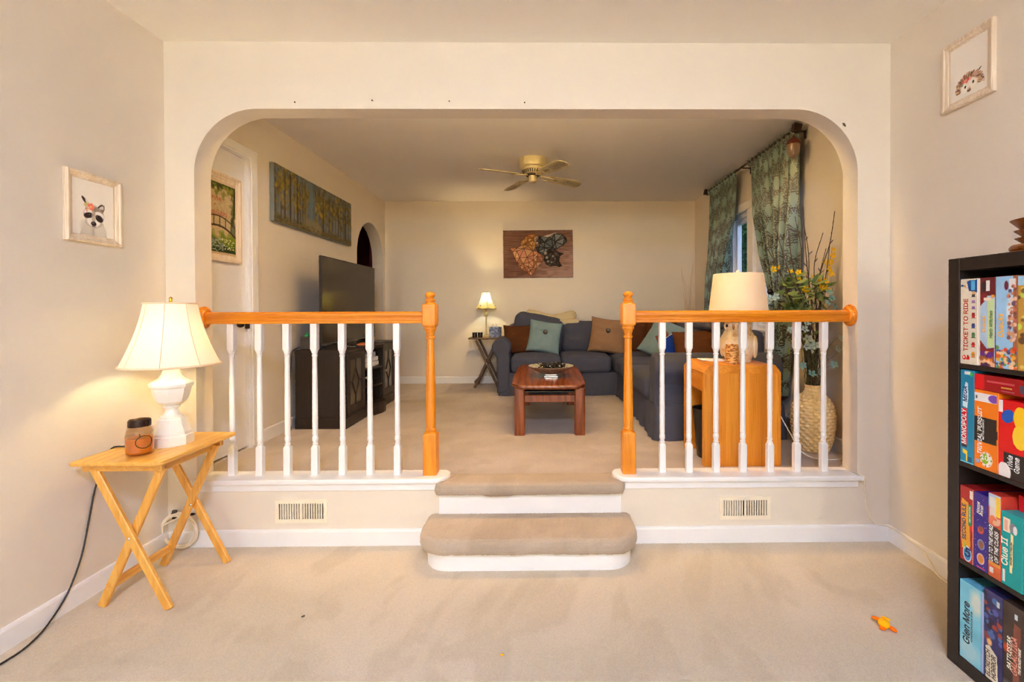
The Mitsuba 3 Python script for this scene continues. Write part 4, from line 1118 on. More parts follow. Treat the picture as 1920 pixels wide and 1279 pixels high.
# two cats on boards
cw, chh = .892, .608
cv = Canvas(cw, chh, .0032, (112, 80, 66))
cv.C += (cv.n(6, 3, 90)[..., None] - .5) * 52 + (cv.n(5, 5)[..., None] - .5) * 26
cv.put(np.clip((cv.U - .45) * 1.5 + (.5 - cv.V) * 1.2 + (cv.n(12, 7, 120) - .5) * 1.6 - .1, 0, 1), (186, 156, 142), .75)
X = lambda x: (x - 180) / 1515; Yv = lambda y: 1 - (y - 165) / 1010


def faceted(pts, tris, cols, edge, wd, seed):
    P = [(X(x), Yv(y)) for x, y in pts]; g = np.random.default_rng(seed)
    for i, (a, b, c) in enumerate(tris):
        cv.poly([P[a], P[b], P[c]], np.clip(np.array(cols[g.integers(len(cols))]) * g.uniform(.85, 1.12), 0, 255))
    for a, b, c in tris:
        for p, q in ((a, b), (b, c), (c, a)):
            cv.line(P[p], P[q], wd, edge, .85)


from scipy.spatial import Delaunay


def cat_shape(outline, inner, cols, edge, wd, seed):
    P = np.array(outline + inner, float); pg = Polygon(outline)
    tr = [t for t in Delaunay(P).simplices if pg.contains(Point(P[t].mean(0)))]
    faceted([tuple(p) for p in P], tr, cols, edge, wd, seed)


cat_shape([(690, 270), (870, 240), (930, 300), (850, 380), (890, 480), (830, 620), (560, 480), (560, 420), (640, 340)], [(720, 350), (660, 460), (830, 330), (740, 420), (800, 500)], [(186, 136, 74), (166, 112, 60), (148, 98, 54), (206, 158, 92)], (92, 50, 26), .0035, 1)
cat_shape([(320, 540), (470, 540), (600, 470), (720, 490), (830, 600), (950, 640), (1040, 740), (1020, 850), (890, 980), (810, 1115), (740, 1110), (700, 1060), (560, 1000), (470, 850), (430, 760), (380, 620)],
          [(470, 605), (630, 550), (530, 750), (690, 740), (820, 600), (840, 700), (910, 720), (610, 880), (740, 850), (720, 940), (640, 950), (760, 1020), (830, 960), (830, 800), (550, 910), (900, 840)],
          [(198, 142, 108), (176, 118, 86), (206, 160, 112), (186, 128, 104), (164, 110, 76), (216, 170, 130)], (96, 48, 28), .0035, 2)
cat_shape([(870, 290), (960, 290), (940, 370), (900, 400), (950, 420), (900, 490), (840, 380)], [(900, 340)], [(206, 178, 150), (186, 156, 128)], (80, 60, 48), .003, 3)
cat_shape([(970, 300), (1180, 310), (1300, 240), (1480, 270), (1560, 350), (1560, 410), (1490, 480), (1340, 570), (1200, 590), (1060, 660), (1050, 700), (930, 620), (890, 530), (980, 440), (910, 400)],
          [(1080, 420), (1310, 420), (1240, 350), (1520, 320), (1260, 540), (1080, 540), (970, 510)], [(74, 78, 80), (92, 96, 98), (110, 116, 116), (58, 60, 62), (84, 92, 92)], (26, 24, 24), .0055, 4)
cat_shape([(1040, 300), (1160, 260), (1300, 215), (1380, 225), (1300, 240), (1180, 310)], [], [(206, 190, 176)], (120, 100, 90), .002, 5)
cat_shape([(1060, 640), (1200, 570), (1300, 570), (1380, 640), (1490, 670), (1410, 720), (1390, 830), (1450, 930), (1390, 950), (1320, 920), (1200, 940), (1110, 890), (1060, 800), (1080, 720)],
          [(1160, 660), (1260, 640), (1340, 740), (1180, 780), (1270, 800), (1240, 880), (1130, 830), (1330, 850)], [(52, 48, 44), (40, 36, 34), (64, 60, 56), (78, 72, 66)], (20, 16, 14), .004, 6)
for x, y, r in ((1260, 720, 22), (1230, 855, 20), (1125, 750, 30), (1150, 830, 22), (1095, 650, 34), (1300, 770, 12)):
    cv.ell(X(x), Yv(y), r / 1515, r / 1010, (170, 164, 150), .9, .5)
t = thing('cat_artwork', 'wooden board artwork of two faceted cats on the back wall above the sofa', 'artwork')
ax, az = -.510, 1.697
plain('board_edge', lin(84, 58, 44), .7)
mm, c = cv.mesh((0, 0, 0), (1, 0, 0), (0, 1, 0))
tilt = (1, 0, .009)
add(t, 'board', frame(bx(0, cw, 0, chh, -.022, -.0004, .002), (ax, YB - .023, az), tilt, (-.009, 0, 1)), 'board_edge')
add(t, 'painted_face', frame(TM(np.array(mm.vertices) * [.996, .996, 1] + [.002, .001, 0], mm.faces), (ax, YB - .023, az), tilt, (-.009, 0, 1)), 'vertex_matte', True, color=c)

# ------------------------------------------------------------------ ceiling fan
fx, fy = -.095, 4.29
fn = thing('ceiling_fan', 'cream flush ceiling fan with four flower-patterned blades', 'fan')
plain('fan_cream', lin(206, 190, 142), .35)
plain('fan_dark', lin(40, 30, 22), .6)
hz = ZC2
add(fn, 'motor_housing', mv(lathe([(.001, 0), (.126, 0), (.128, -.004), (.127, -.012), (.126, -.06), (.122, -.076), (.112, -.084), (.108, -.088), (.106, -.096), (.104, -.104), (.080, -.134), (.070, -.140), (.001, -.140)], 48), fx, fy, hz), 'fan_cream', 30)
for i in range(28):
    a = i / 28 * 2 * PI
    m = bar((.101 * math.cos(a), .101 * math.sin(a), -.1095), (.082 * math.cos(a), .082 * math.sin(a), -.1335), .0075, .004, (math.cos(a) * .7, math.sin(a) * .7, -1), .0005)
    add(fn, 'dark_slot_bar', mv(m, fx, fy, hz), 'fan_dark')  # solid dark bars, the shade of open slots put into colour
add(fn, 'rotor', mv(lathe([(.066, -.138), (.066, -.152), (.030, -.154), (.030, -.16)], 32), fx, fy, hz), 'fan_dark', 30)
add(fn, 'switch_cap', mv(lathe([(.030, -.150), (.040, -.154), (.040, -.196), (.038, -.206), (.030, -.212), (.006, -.213), (.005, -.217), (.001, -.218)], 32), fx, fy, hz), 'fan_cream', 30)
for a in (30, 120, 210, 302):
    out = [(.165, -.048), (.19, -.054), (.40, -.066), (.47, -.066), (.510, -.055), (.528, -.03), (.532, 0), (.528, .03), (.510, .055), (.47, .066), (.40, .066), (.19, .054), (.165, .048)]
    pg = Polygon(out).buffer(.004).buffer(-.004)
    bl = extrude(pg, .006)
    M = lambda m: mv(rot(rot(rot(mv(m, 0, 0, -.003), (1, 0, 0), -12), (0, 1, 0), 2.0), (0, 0, 1), a), fx, fy, hz - .150)
    b = add(fn, 'blade', M(bl), 'fan_cream')
    c = Canvas(.36, .13, .004, (206, 192, 150))
    mid = np.exp(-((c.V - .5) / .34) ** 4)
    c.put(mid * np.clip((np.abs(np.sin(c.n(20, 3) * 30)) - .45) * 3, 0, 1) * np.clip((c.U - .30) * 4, 0, 1), (92, 80, 46), .9).put(mid * np.clip((c.n(34, 6) - .58) * 9, 0, 1) * np.clip((c.U - .25) * 4, 0, 1), (140, 124, 84), .9)
    c.ell(.2, .5, .08, .12, (126, 110, 70), .8, .6, rough=.9)
    pm, pc = c.mesh((.17, .065, -.0004), (1, 0, 0), (0, -1, 0))
    inside = shapely.contains_xy(pg.buffer(-.002), pm.vertices[:, 0], pm.vertices[:, 1])
    f = pm.faces[inside[pm.faces].all(1)]
    add(b, 'pattern', M(TM(pm.vertices, f)), 'vertex_print', True, color=pc)
    iron = cat(tube([(.055, 0, .006), (.10, .022, .0), (.15, .030, -.006), (.20, .022, -.008)], .006, 8), tube([(.055, 0, .006), (.10, -.022, .0), (.15, -.030, -.006), (.20, -.022, -.008)], .006, 8), bx(.165, .215, -.032, .032, -.011, -.004, .002))
    add(fn, 'blade_iron', M(iron), 'fan_cream', 35)

# ------------------------------------------------------------------ television and its stand
tvx = -1.748
tv = thing('television', 'large flat black television on the black stand', 'television')
add(tv, 'case', cat(bx(tvx - .022, tvx, 3.655, 4.80, 1.022, 1.728, .004), bx(tvx - .060, tvx - .02, 3.80, 4.66, 1.03, 1.42, .012)), 'black_plastic')
add(tv, 'screen', bx(tvx - .001, tvx + .0012, 3.664, 4.791, 1.034, 1.719, .0004), 'tv_screen')
add(tv, 'lower_trim', bx(tvx - .02, tvx + .003, 3.66, 4.796, 1.017, 1.026, .002), 'grey_plastic')
for y in (3.92, 4.55):
    add(tv, 'foot', cat(tube([(tvx - .10, y, .986), (tvx - .01, y, 1.024), (tvx + .09, y, .986)], .0065, 8), tube([(tvx + .088, y - .0, .985), (tvx + .155, y, .9835)], .006, 8)), 'steel', True)

sd = thing('television_stand', 'black television stand with bowed front, glass doors and open shelves', 'cabinet')
sx0, sx1, sy0, sy1, sz = -1.985, -1.585, 3.70, 4.93, .975
ys = np.linspace(0, 1, 61)


def bow(t):
    """How far the front bulges, along the stand's length."""
    b = np.zeros_like(t)
    mid = (t > .34) & (t < .66)
    b[mid] = .085 * np.sin((t[mid] - .34) / .32 * PI) ** .7
    return b


def fronted(z0, z1, ov=0., back=sx0, x=sx1, ends=0.):
    yy = sy0 - ends + (sy1 - sy0 + 2 * ends) * ys
    poly = Polygon([(back, yy[0])] + list(zip(x + ov + bow(ys), yy)) + [(back, yy[-1])])
    return mv(extrude(poly, z1 - z0), 0, 0, z0)


add(sd, 'top', cat(fronted(sz - .028, sz - .006, .016, ends=.010), fronted(sz - .008, sz, .008, ends=.004)), 'espresso', 20)
add(sd, 'plinth', cat(fronted(ZF, ZF + .085, .012, ends=.008), fronted(ZF + .083, ZF + .10, .004, ends=.002)), 'espresso', 20)
for y in (sy0, sy1 - .02):
    add(sd, 'side_panel', bx(sx0, sx1, y, y + .02, ZF + .098, sz - .026, .001), 'espresso')
add(sd, 'back_panel', bx(sx0, sx0 + .008, sy0 + .02, sy1 - .02, ZF + .098, sz - .026), 'black_wood')
ya, yb = sy0 + .39, sy1 - .39
for y in (ya, yb - .02):
    add(sd, 'partition', bx(sx0 + .008, sx1 - .004, y, y + .02, ZF + .098, sz - .026, .001), 'espresso')
for z in (ZF + .255, ZF + .41):
    yy = np.linspace(ya + .02, yb - .02, 30)
    pg = Polygon([(sx0 + .01, yy[0])] + list(zip(sx1 - .02 + bow((yy - sy0) / (sy1 - sy0)) * .95, yy)) + [(sx0 + .01, yy[-1])])
    add(sd, 'shelf', mv(extrude(pg, .014), 0, 0, z), 'espresso', 20)
plain('door_glass', lin(70, 64, 54), .08, .8)
for y0_, y1_, s in ((sy0 + .022, ya - .002, 1), (yb + .002, sy1 - .022, -1)):
    d = add(sd, 'door', frame(extrude(yz((y0_, ZF + .105, y1_, sz - .032), (y0_ + .055, ZF + .165, y1_ - .055, sz - .09)), .020), (sx1 - .012, 0, 0), (0, 1, 0), (0, 0, 1)), 'espresso')
    add(d, 'glass', bx(sx1 - .006, sx1 - .003, y0_ + .05, y1_ - .05, ZF + .16, sz - .085), 'door_glass')
    cyd, czd = (y0_ + y1_) / 2, (ZF + .165 + sz - .09) / 2
    hy, hzz = (y1_ - y0_) / 2 - .055, (sz - .09 - ZF - .165) / 2
    for a, b in (((-.55, 0), (0, .62)), ((0, .62), (.55, 0)), ((.55, 0), (0, -.62)), ((0, -.62), (-.55, 0)), ((-.55, 0), (-1, .0)), ((.55, 0), (1, 0)), ((0, .62), (0, 1)), ((0, -.62), (0, -1))):
        add(d, 'lattice_bar', bar((sx1 + .001, cyd + a[0] * hy, czd + a[1] * hzz), (sx1 + .001, cyd + b[0] * hy, czd + b[1] * hzz), .006, .012, np.cross((1, 0, 0), (0, b[0] - a[0], b[1] - a[1])), .001), 'espresso')
    yk = y1_ - .025 if s > 0 else y0_ + .025
    add(d, 'knob', frame(lathe([(.004, 0), (.004, .012), (.011, .016), (.012, .022), (.008, .028), (.001, .029)], 16), (sx1 + .008, yk, czd), (0, 1, 0), (0, 0, 1)), 'steel', 30)
for i, (z, wv) in enumerate(((ZF + .424, .27), (ZF + .470, .25), (ZF + .512, .235))):
    solo('book', rot(cat(bx(-1.86, -1.585 - .01 * i, 4.19 + .012 * i, 4.19 + wv, z, z + .040, .004), bx(-1.85, -1.583 - .01 * i, 4.194 + .012 * i, 4.186 + wv, z + .006, z + .034, .001)), (0, 0, 1), (3, -4, 2)[i], (-1.72, 4.3, 0)), 'paper', ['pale book at the bottom of the stack in the black stand', 'pale book in the middle of the stack in the black stand', 'pale book on top of the stack in the black stand'][i], 'book', group='books in the television stand')
mb = thing('media_box', 'small dark box on the near end of the black stand beside the television', 'media box')
add(mb, 'body', cat(bx(-1.965, -1.83, 3.735, 3.83, sz, sz + .105, .006)), 'grey_plastic')
solo('green_clip', cat(bx(-1.935, -1.905, 3.75, 3.775, sz + .105, sz + .122, .003), tube(catmull([(-1.92, 3.765, sz + .12), (-1.925, 3.77, sz + .135), (-1.94, 3.78, sz + .13)], 6), .004, 6)), 'green_light', 'little green plastic clip on top of the dark media box', 'clip')
add(mb, 'cord', tube(catmull([(-1.962, 3.79, sz + .02), (-1.99, 3.75, sz + .012), (-2.0, 3.685, sz - .02), (-2.0, 3.66, .8), (-2.01, 3.645, .6), (-2.005, 3.66, .40), (-2.0, 3.66, .352), (-1.995, 3.6, .350)], 8), .004, 6), 'black_plastic', True, 'black power cord')
plain('orange_case', lin(196, 104, 40), .4)
solo('game_case', rot(bx(-1.70, -1.575, 4.17, 4.35, sz, sz + .014, .002), (0, 0, 1), 12, (-1.63, 4.26, 0)), 'orange_case', 'flat orange brown case lying on the black stand under the television', 'case')
solo('remote_control', rot(bx(-1.66, -1.62, 3.93, 4.09, sz, sz + .018, .006), (0, 0, 1), 35, (-1.64, 4.01, 0)), 'black_plastic', 'black remote control on the black stand in front of the television', 'remote')

# ------------------------------------------------------------------ coffee table and bowl
ct = thing('coffee_table', 'reddish brown wooden coffee table with thick legs in front of the sofa', 'table')
x0, x1, y0, y1, zt = -.246, .320, 3.395, 4.70, .737
a = np.linspace(0, 1, 25)
cut = .13
pts = [(x0 + .055, y0)] + [(x0 + .055 + (x1 - x0 - .11) * t, y0 - .014 * math.sin(PI * t)) for t in a[1:]] + [(x1, y0 + cut)] + [(x1 + .012 * math.sin(PI * t), y0 + cut + (y1 - y0 - 2 * cut) * t) for t in a[1:]]
pts += [(x1 - .055 - (x1 - x0 - .11) * t, y1 + .014 * math.sin(PI * t)) for t in a] + [(x0 - .012 * math.sin(PI * t), y1 - cut - (y1 - y0 - 2 * cut) * t) for t in a]
pg = Polygon(pts).buffer(-.02).buffer(.02)
add(ct, 'tabletop', hull(np.vstack(offset_rings(Polygon(pg.exterior.coords), [(.012, zt - .034), (.004, zt - .029), (.0, zt - .020), (.001, zt - .010), (.005, zt - .004), (.012, zt)], 160))), 'cherry_y', 35)
for lx in (-.183, .272):
    for ly in (3.50, 4.595):
        pg = sbox(lx - .039, ly - .039, lx + .039, ly + .039).buffer(-.014).buffer(.014, quad_segs=4)
        s = 1 if lx > 0 else -1
        pg = pg.difference(sbox(lx + s * .020 - .003, ly - .05, lx + s * .020 + .003, ly - .034)).difference(sbox(lx + s * .020 - .003, ly + .034, lx + s * .020 + .003, ly + .05))
        add(ct, 'leg', mv(extrude(pg, zt - .034 - ZF), 0, 0, ZF), 'cherry_z', 30)
for y in (3.478, 4.602):
    add(ct, 'end_rail', bx(-.146, .235, y - .0, y + .022, .592, .648, .004), 'cherry_z')
for x in (-.20, .27):
    add(ct, 'side_rail', bx(x, x + .022, 3.537, 4.558, .60, .70, .004), 'cherry_y')
add(ct, 'dark_under_panel', bx(-.18, .252, 3.52, 4.58, .66, .672, .002), 'espresso')  # thin dark panel close under the tabletop
bcx, bcy = .060, 3.83
bo = thing('bowl', 'wide shallow speckled bowl on a square silver foot on the coffee table', 'bowl')
def speckle(p, n, uv):
    return mix(lin(150, 128, 108), lin(98, 78, 62), smoothstep(.45, .6, noise(p.x * 240, p.y * 240, p.z * 240)))
def mosaic(p, n, uv):
    return mix(lin(186, 182, 160), lin(120, 116, 100), smoothstep(.5, .6, noise(p.x * 160, p.y * 160, p.z * 160)))
plain('bowl_out', tex(speckle), .4); plain('bowl_in', tex(mosaic), .35)
add(bo, 'foot', cat(bx(bcx - .058, bcx + .058, bcy - .058, bcy + .058, zt, zt + .014, .003), bx(bcx - .048, bcx + .048, bcy - .048, bcy + .048, zt + .013, zt + .026, .003)), 'steel')
add(bo, 'shell', mv(lathe([(.001, .024), (.050, .024), (.095, .036), (.150, .062), (.186, .086), (.189, .089), (.187, .091)], 64, caps=False), bcx, bcy, zt), 'bowl_out', True)
add(bo, 'lining', mv(lathe([(.187, .091), (.180, .088), (.145, .066), (.090, .042), (.040, .032), (.001, .031)], 64, caps=False), bcx, bcy, zt), 'bowl_in', True)
g = np.random.default_rng(2)
beads = []
ico = trimesh.creation.icosphere(subdivisions=0)
for i in range(420):
    a_ = g.uniform(0, 2 * PI); rr = abs(g.normal(.055, .034)); rr = min(rr, .112); h = g.uniform(0, 1) ** .6 * (.062 if rr > .03 else .05)
    s = g.uniform(.006, .011)
    m = TM(np.array(ico.vertices) * s, ico.faces); m = rot(m, (g.random(), g.random(), g.random() + .01), g.uniform(0, 180))
    beads.append(mv(m, bcx + rr * math.cos(a_), bcy + rr * math.sin(a_), zt + .048 + h))
plain('black_bead', lin(16, 14, 14), .08, .9)
k = solo('bead_garland', cat(beads), 'black_bead', 'heap of shiny black faceted beads in the speckled bowl', 'beads')
labels[k]['kind'] = 'stuff'
# ------------------------------------------------------------------ sectional sofa
so = thing('sectional_sofa', 'slate blue slipcovered corner sofa along the back and right walls', 'sofa')
SC = 'slipcover'
SEAT0, SEAT1 = .595, .782


def skirt(path, z0, z1, flare, seed):
    """A hanging skirt along an open path with its outward normals to the left of travel."""
    P = catmull(path, 1) if len(path) < 3 else np.array(path, float)
    L = LineString(P); n = int(L.length / .012)
    Q = np.array([L.interpolate(t, normalized=True).coords[0] for t in np.linspace(0, 1, n)])
    t = np.gradient(Q, axis=0); t /= np.linalg.norm(t, axis=1, keepdims=True)
    nr = np.stack([t[:, 1], -t[:, 0]], 1)
    for _ in range(3):
        nr[1:-1] = (nr[:-2] + nr[1:-1] + nr[2:]) / 3
    s = np.arange(n) * .012
    rip = (meshkit.fbm(np.stack([s * 9, s * 0, s * 0 + seed], 1), 3, seed) - .5) * 2
    rings = []
    for z in np.linspace(0, 1, 10):
        d = flare * z + .030 * z ** 1.2 * rip
        q = Q + nr * d[:, None]
        rings.append(np.column_stack([q, np.full(n, z1 + (z0 - z1) * z)]))
    out = np.array(rings)
    inn = out - np.concatenate([np.repeat((nr * .004)[None], 10, 0), np.zeros((10, n, 1))], -1)
    return loft(np.concatenate([out, inn[:, ::-1]], 1), False)


# frames hidden under the cloth, backs
add(so, 'base', cat(bx(-.45, .84, 5.085, 5.84, ZF + .03, SEAT0, .01), bx(.825, 1.74, 3.33, 5.84, ZF + .03, SEAT0, .01)), SC)
add(so, 'skirt', skirt([(-.47, 5.84), (-.475, 5.075), (-.46, 5.068), (.80, 5.068), (.815, 5.05), (.812, 3.335), (.825, 3.318), (1.745, 3.318), (1.75, 3.34), (1.75, 5.0)], ZF + .004, SEAT0, .016, 3), SC, 50, 'pleated skirt reaching the carpet')
add(so, 'back', wobble(rbox(.66, 5.775, .86, 1.10, .085, .255, .06, 14), .008, 7), SC, 40)
add(so, 'back', wobble(rbox(1.665, 4.72, .86, .085, 1.12, .265, .06, 14), .008, 7, 2), SC, 40)


def roll_arm(L, r, w0, zb, zt):
    """Section of a rolled arm in (u, z), extruded along L: outside at u=0, seat at u=w."""
    c = zt - r
    pts = [(r * .55, zb)]
    pts += [(r * .50, c - r * 1.1), (r * .35, c - r * .85)]
    pts += [(r + r * math.cos(t), c + r * math.sin(t)) for t in np.linspace(PI * 1.18, -PI * .18, 26)]
    pts += [(w0 * .96, c - r * .9), (w0, c - r * 1.4), (w0, zb)]
    pg = Polygon(pts).buffer(0)
    lay = [(.028, 0), (.014, .004), (.005, .014), (0, .034), (0, L * .5), (0, L - .034), (.005, L - .014), (.014, L - .004), (.028, L)]
    R = offset_rings(pg, lay, 120)
    return loft(R)


m = roll_arm(.46, .104, .20, SEAT0 - .22, .976)
add(so, 'arm', wobble(frame(mv(m, 0, 0, -.46), (-.572, 5.05, 0), (1, 0, 0), (0, 0, 1)), .006, 8), SC, 40, 'rolled sofa arm')
m = roll_arm(.93, .11, .22, ZF + .24, .972)
add(so, 'arm', wobble(frame(m, (.80, 3.285, 0), (0, 1, 0), (0, 0, 1)), .007, 7, 4), SC, 40, 'rolled sofa arm')
for i, (cx, w) in enumerate(((-.085, .275), (.47, .275))):
    add(so, 'seat_cushion', wobble(rbox(cx, 5.345, (SEAT0 + SEAT1) / 2, w, .315, (SEAT1 - SEAT0) / 2, .05, 12, (0, .01, .020)), .008, 9, i), SC, 40)
for i, (cy, h) in enumerate(((3.89, .355), (4.60, .345), (5.33, .38))):
    add(so, 'seat_cushion', wobble(rbox(1.155, cy, (SEAT0 + SEAT1) / 2 + (0, 0, .0)[i], .375, h, (SEAT1 - SEAT0) / 2 + .004, .055, 12, (.012, 0, .022)), .010, 8, i + 4), SC, 40)
add(so, 'back_cushion', rot(wobble(rbox(-.075, 5.60, .995, .31, .105, .225, .085, 12, (0, .035, .02)), .012, 7, 11), (0, 1, 0), 11, (-.075, 5.6, .97)), SC, 40)
add(so, 'back_cushion', wobble(rbox(.50, 5.60, .955, .285, .105, .185, .08, 12, (0, .03, .012)), .012, 7, 13), SC, 40)
add(so, 'back_cushion', wobble(rbox(1.11, 5.60, .955, .31, .105, .185, .08, 12, (0, .03, .012)), .012, 7, 14), SC, 40)
for i, (cy, h) in enumerate(((3.92, .34), (4.62, .34))):
    add(so, 'back_cushion', rot(wobble(rbox(1.50, cy, .965, .10, h, .19, .08, 12, (.035, 0, .02)), .016, 7, 21 + i), (0, 1, 0), 10, (1.5, cy, .8)), SC, 40)


def pillow_mesh(w, h, t, seed=0, n=34):
    u = np.linspace(-1, 1, n); U, V = np.meshgrid(u, u)
    pin = 1 - .07 * (1 - V ** 2) ** 1.0; pin2 = 1 - .07 * (1 - U ** 2)
    Xx, Yy = U * w / 2 * pin, V * h / 2 * pin2
    k = ((1 - np.abs(U) ** 2.6) * (1 - np.abs(V) ** 2.6)) ** .55
    wr = (meshkit.fbm(np.stack([U * 2.2, V * 2.2, U * 0 + seed * 5.1], -1), 3, seed) - .5)
    cr = (meshkit.fbm(np.stack([np.arctan2(V, U) * 5, U * 0, U * 0 + seed], -1), 2, seed) - .5) * np.clip(np.hypot(U, V) - .5, 0, 1) * .12
    vs, fs = [], []
    i = np.arange(U.size).reshape(U.shape)
    q = np.stack([i[:-1, :-1], i[:-1, 1:], i[1:, 1:], i[1:, :-1]], -1).reshape(-1, 4)
    for s in (1, -1):
        Z = s * t / 2 * k * (1 + .22 * wr + cr * 2) + .02 * wr
        vs.append(np.stack([Xx, Yy, Z], -1).reshape(-1, 3))
        qq = q if s > 0 else q[:, ::-1]
        fs.append(np.vstack([qq[:, [0, 1, 2]], qq[:, [0, 2, 3]]]) + (0 if s > 0 else U.size))
    m = trimesh.Trimesh(np.vstack(vs), np.vstack(fs), process=False); m.merge_vertices(digits_vertex=7)
    return TM(m.vertices, m.faces)


def pillow(label, c, nrm, roll, w, h, t, mat, seed, button=False):
    """A cushion centred at c, its face turned to nrm."""
    k = thing('throw_pillow', label, 'cushion')
    z = np.array(nrm, float); z /= np.linalg.norm(z)
    x = np.cross((0, 0, 1.), z); x /= np.linalg.norm(x); y = np.cross(z, x)
    r = math.radians(roll)
    ex, ey = x * math.cos(r) + y * math.sin(r), -x * math.sin(r) + y * math.cos(r)
    m = pillow_mesh(w, h, t, seed)
    add(k, 'cover', frame(m, c, ex, ey), mat, True)
    if button:
        v = np.array(m.vertices); f = m.faces
        sel = (v[:, 2] > .004) & (v[:, 1] > h * .14) & (np.abs(v[:, 0]) < w * .47)
        ff = f[sel[f].all(1)]
        fl = TM(v * [1.0, 1.0, 1] + [0, 0, .008], ff)
        add(k, 'flap', frame(fl, c, ex, ey), mat, True, 'buttoned flap')
        zz = float(v[np.argmin(np.hypot(v[:, 0], v[:, 1] - h * .12) - v[:, 2] * 3), 2])
        b = lathe([(.001, -.004), (.022, -.004), (.026, .002), (.026, .006), (.022, .009), (.012, .006), (.001, .006)], 24)
        add(k, 'button', frame(mv(b, 0, h * .10, zz + .008), c, ex, ey), 'black_plastic', 30, 'large dark button')
    return k


pillow('plain brown cushion beside the left sofa arm', (-.285, 5.385, .945), (.10, -1, .28), 0, .37, .345, .15, 'brown_suede', 1)
pillow('pale teal cushion with a dark button leaning between the brown cushion and the seat back', (.010, 5.350, .975), (.06, -1, .30), -9, .385, .385, .14, 'teal_cloth', 2, True)
pillow('tan cushion with a dark button left of the right newel post', (.745, 5.34, .985), (-.16, -1, .30), -7, .43, .42, .15, 'tan_cloth', 3, True)
pillow('dark brown cushion in the corner of the sofa beside the tan one', (1.045, 5.385, .965), (-.2, -1, .26), 3, .40, .37, .15, 'brown_suede', 4)
pillow('dark brown cushion behind the tilted teal cushion on the right seat', (1.33, 5.22, .985), (-.7, -.8, .22), 4, .40, .37, .15, 'brown_suede', 5)
pillow('pale teal cushion with a dark button tilted on the right side of the sofa', (1.235, 4.70, .975), (-.62, -1, .62), -24, .43, .43, .15, 'teal_cloth', 6, True)
pillow('brown cushion behind the near sofa arm and left of the owl lamp', (1.30, 3.80, .955), (-.30, -1, .50), 5, .44, .36, .17, 'brown_suede', 7)

# throw over the sofa back
th = thing('throw_blanket', 'cream fleece throw folded over the top of the sofa back', 'blanket')


def fold(cx, cy, cz, hx, hy, hz, seed, tilt):
    m = wobble(rbox(cx, cy, cz, hx, hy, hz, hz * .9, 26), .014, 9, seed)
    m = wobble(m, .004, 60, seed + 1)
    return rot(m, (0, 1, 0), tilt, (cx, cy, cz))


add(th, 'lower_fold', fold(.01, 5.665, 1.205, .225, .11, .042, 1, 15), 'cream_fleece', True)
add(th, 'upper_fold', fold(.235, 5.675, 1.195, .165, .10, .055, 4, -12), 'cream_fleece', True)
add(th, 'hanging_edge', fold(.215, 5.63, 1.140, .215, .10, .034, 7, 0), 'cream_fleece', True)

# blue book and sheet of clothes on the right seat
bkk = thing('magazine', 'blue picture book standing slanted on the right sofa seat behind the arm', 'book')
plain('blue_cover', lin(26, 62, 150), .45)
for nm, ex, ey, mat, w in (('cover', (.80, .35, .45), (-.45, .0, .85), 'blue_cover', .19), ('pages', (.80, .35, .45), (-.45, .0, .85), 'paper', .184)):
    o = (1.085, 4.02, .86) if nm == 'cover' else (1.088, 4.03, .864)
    add(bkk, nm, frame(bx(0, w, 0, .16, 0, .006 if nm == 'cover' else .012, .001), o, ex, ey), mat)
plain('rust_cover', lin(120, 70, 44), .6)
solo('paperback', frame(bx(0, .13, 0, .18, 0, .012, .001), (1.07, 4.13, .88), (.85, .35, .3), (-.35, .1, .9)), 'rust_cover', 'rust brown paperback behind the blue picture book on the sofa', 'book')
solo('folded_clothes', wobble(rbox(1.42, 3.98, 1.175, .10, .24, .045, .04, 20, (0, 0, .02)), .022, 11, 3), 'grey_cloth', 'rumpled grey cloth lying on top of the right sofa back cushion', 'cloth', True)

# ------------------------------------------------------------------ dark tray table in the back corner with its lamp
bt = thing('tray_table', 'dark brown folding tray table left of the sofa at the back wall', 'table')
bx0, bx1, by0, by1, bz = -.905, -.485, 5.53, 5.89, .955
add(bt, 'tabletop', bx(bx0, bx1, by0, by1, bz - .018, bz, .005), 'walnut')
for y in (5.575, 5.845):
    add(bt, 'leg', bar((-.815, y - .01, bz - .03), (-.545, y - .01, ZF), .020, .030, (1, 0, .5), .003), 'walnut')
    add(bt, 'leg', bar((-.565, y + .011, bz - .03), (-.838, y + .011, ZF), .020, .030, (1, 0, -.5), .003), 'walnut')
    add(bt, 'bolt', frame(lathe([(.006, 0), (.006, .003), (.001, .004)], 12), (-.69, y - .0205, .64), (1, 0, 0), (0, 0, 1)), 'steel', 30)
add(bt, 'stretcher', bx(-.84, -.82, 5.58, 5.85, ZF + .06, ZF + .085, .002), 'walnut')
add(bt, 'stretcher', bx(-.565, -.545, 5.58, 5.85, ZF + .06, ZF + .085, .002), 'walnut')

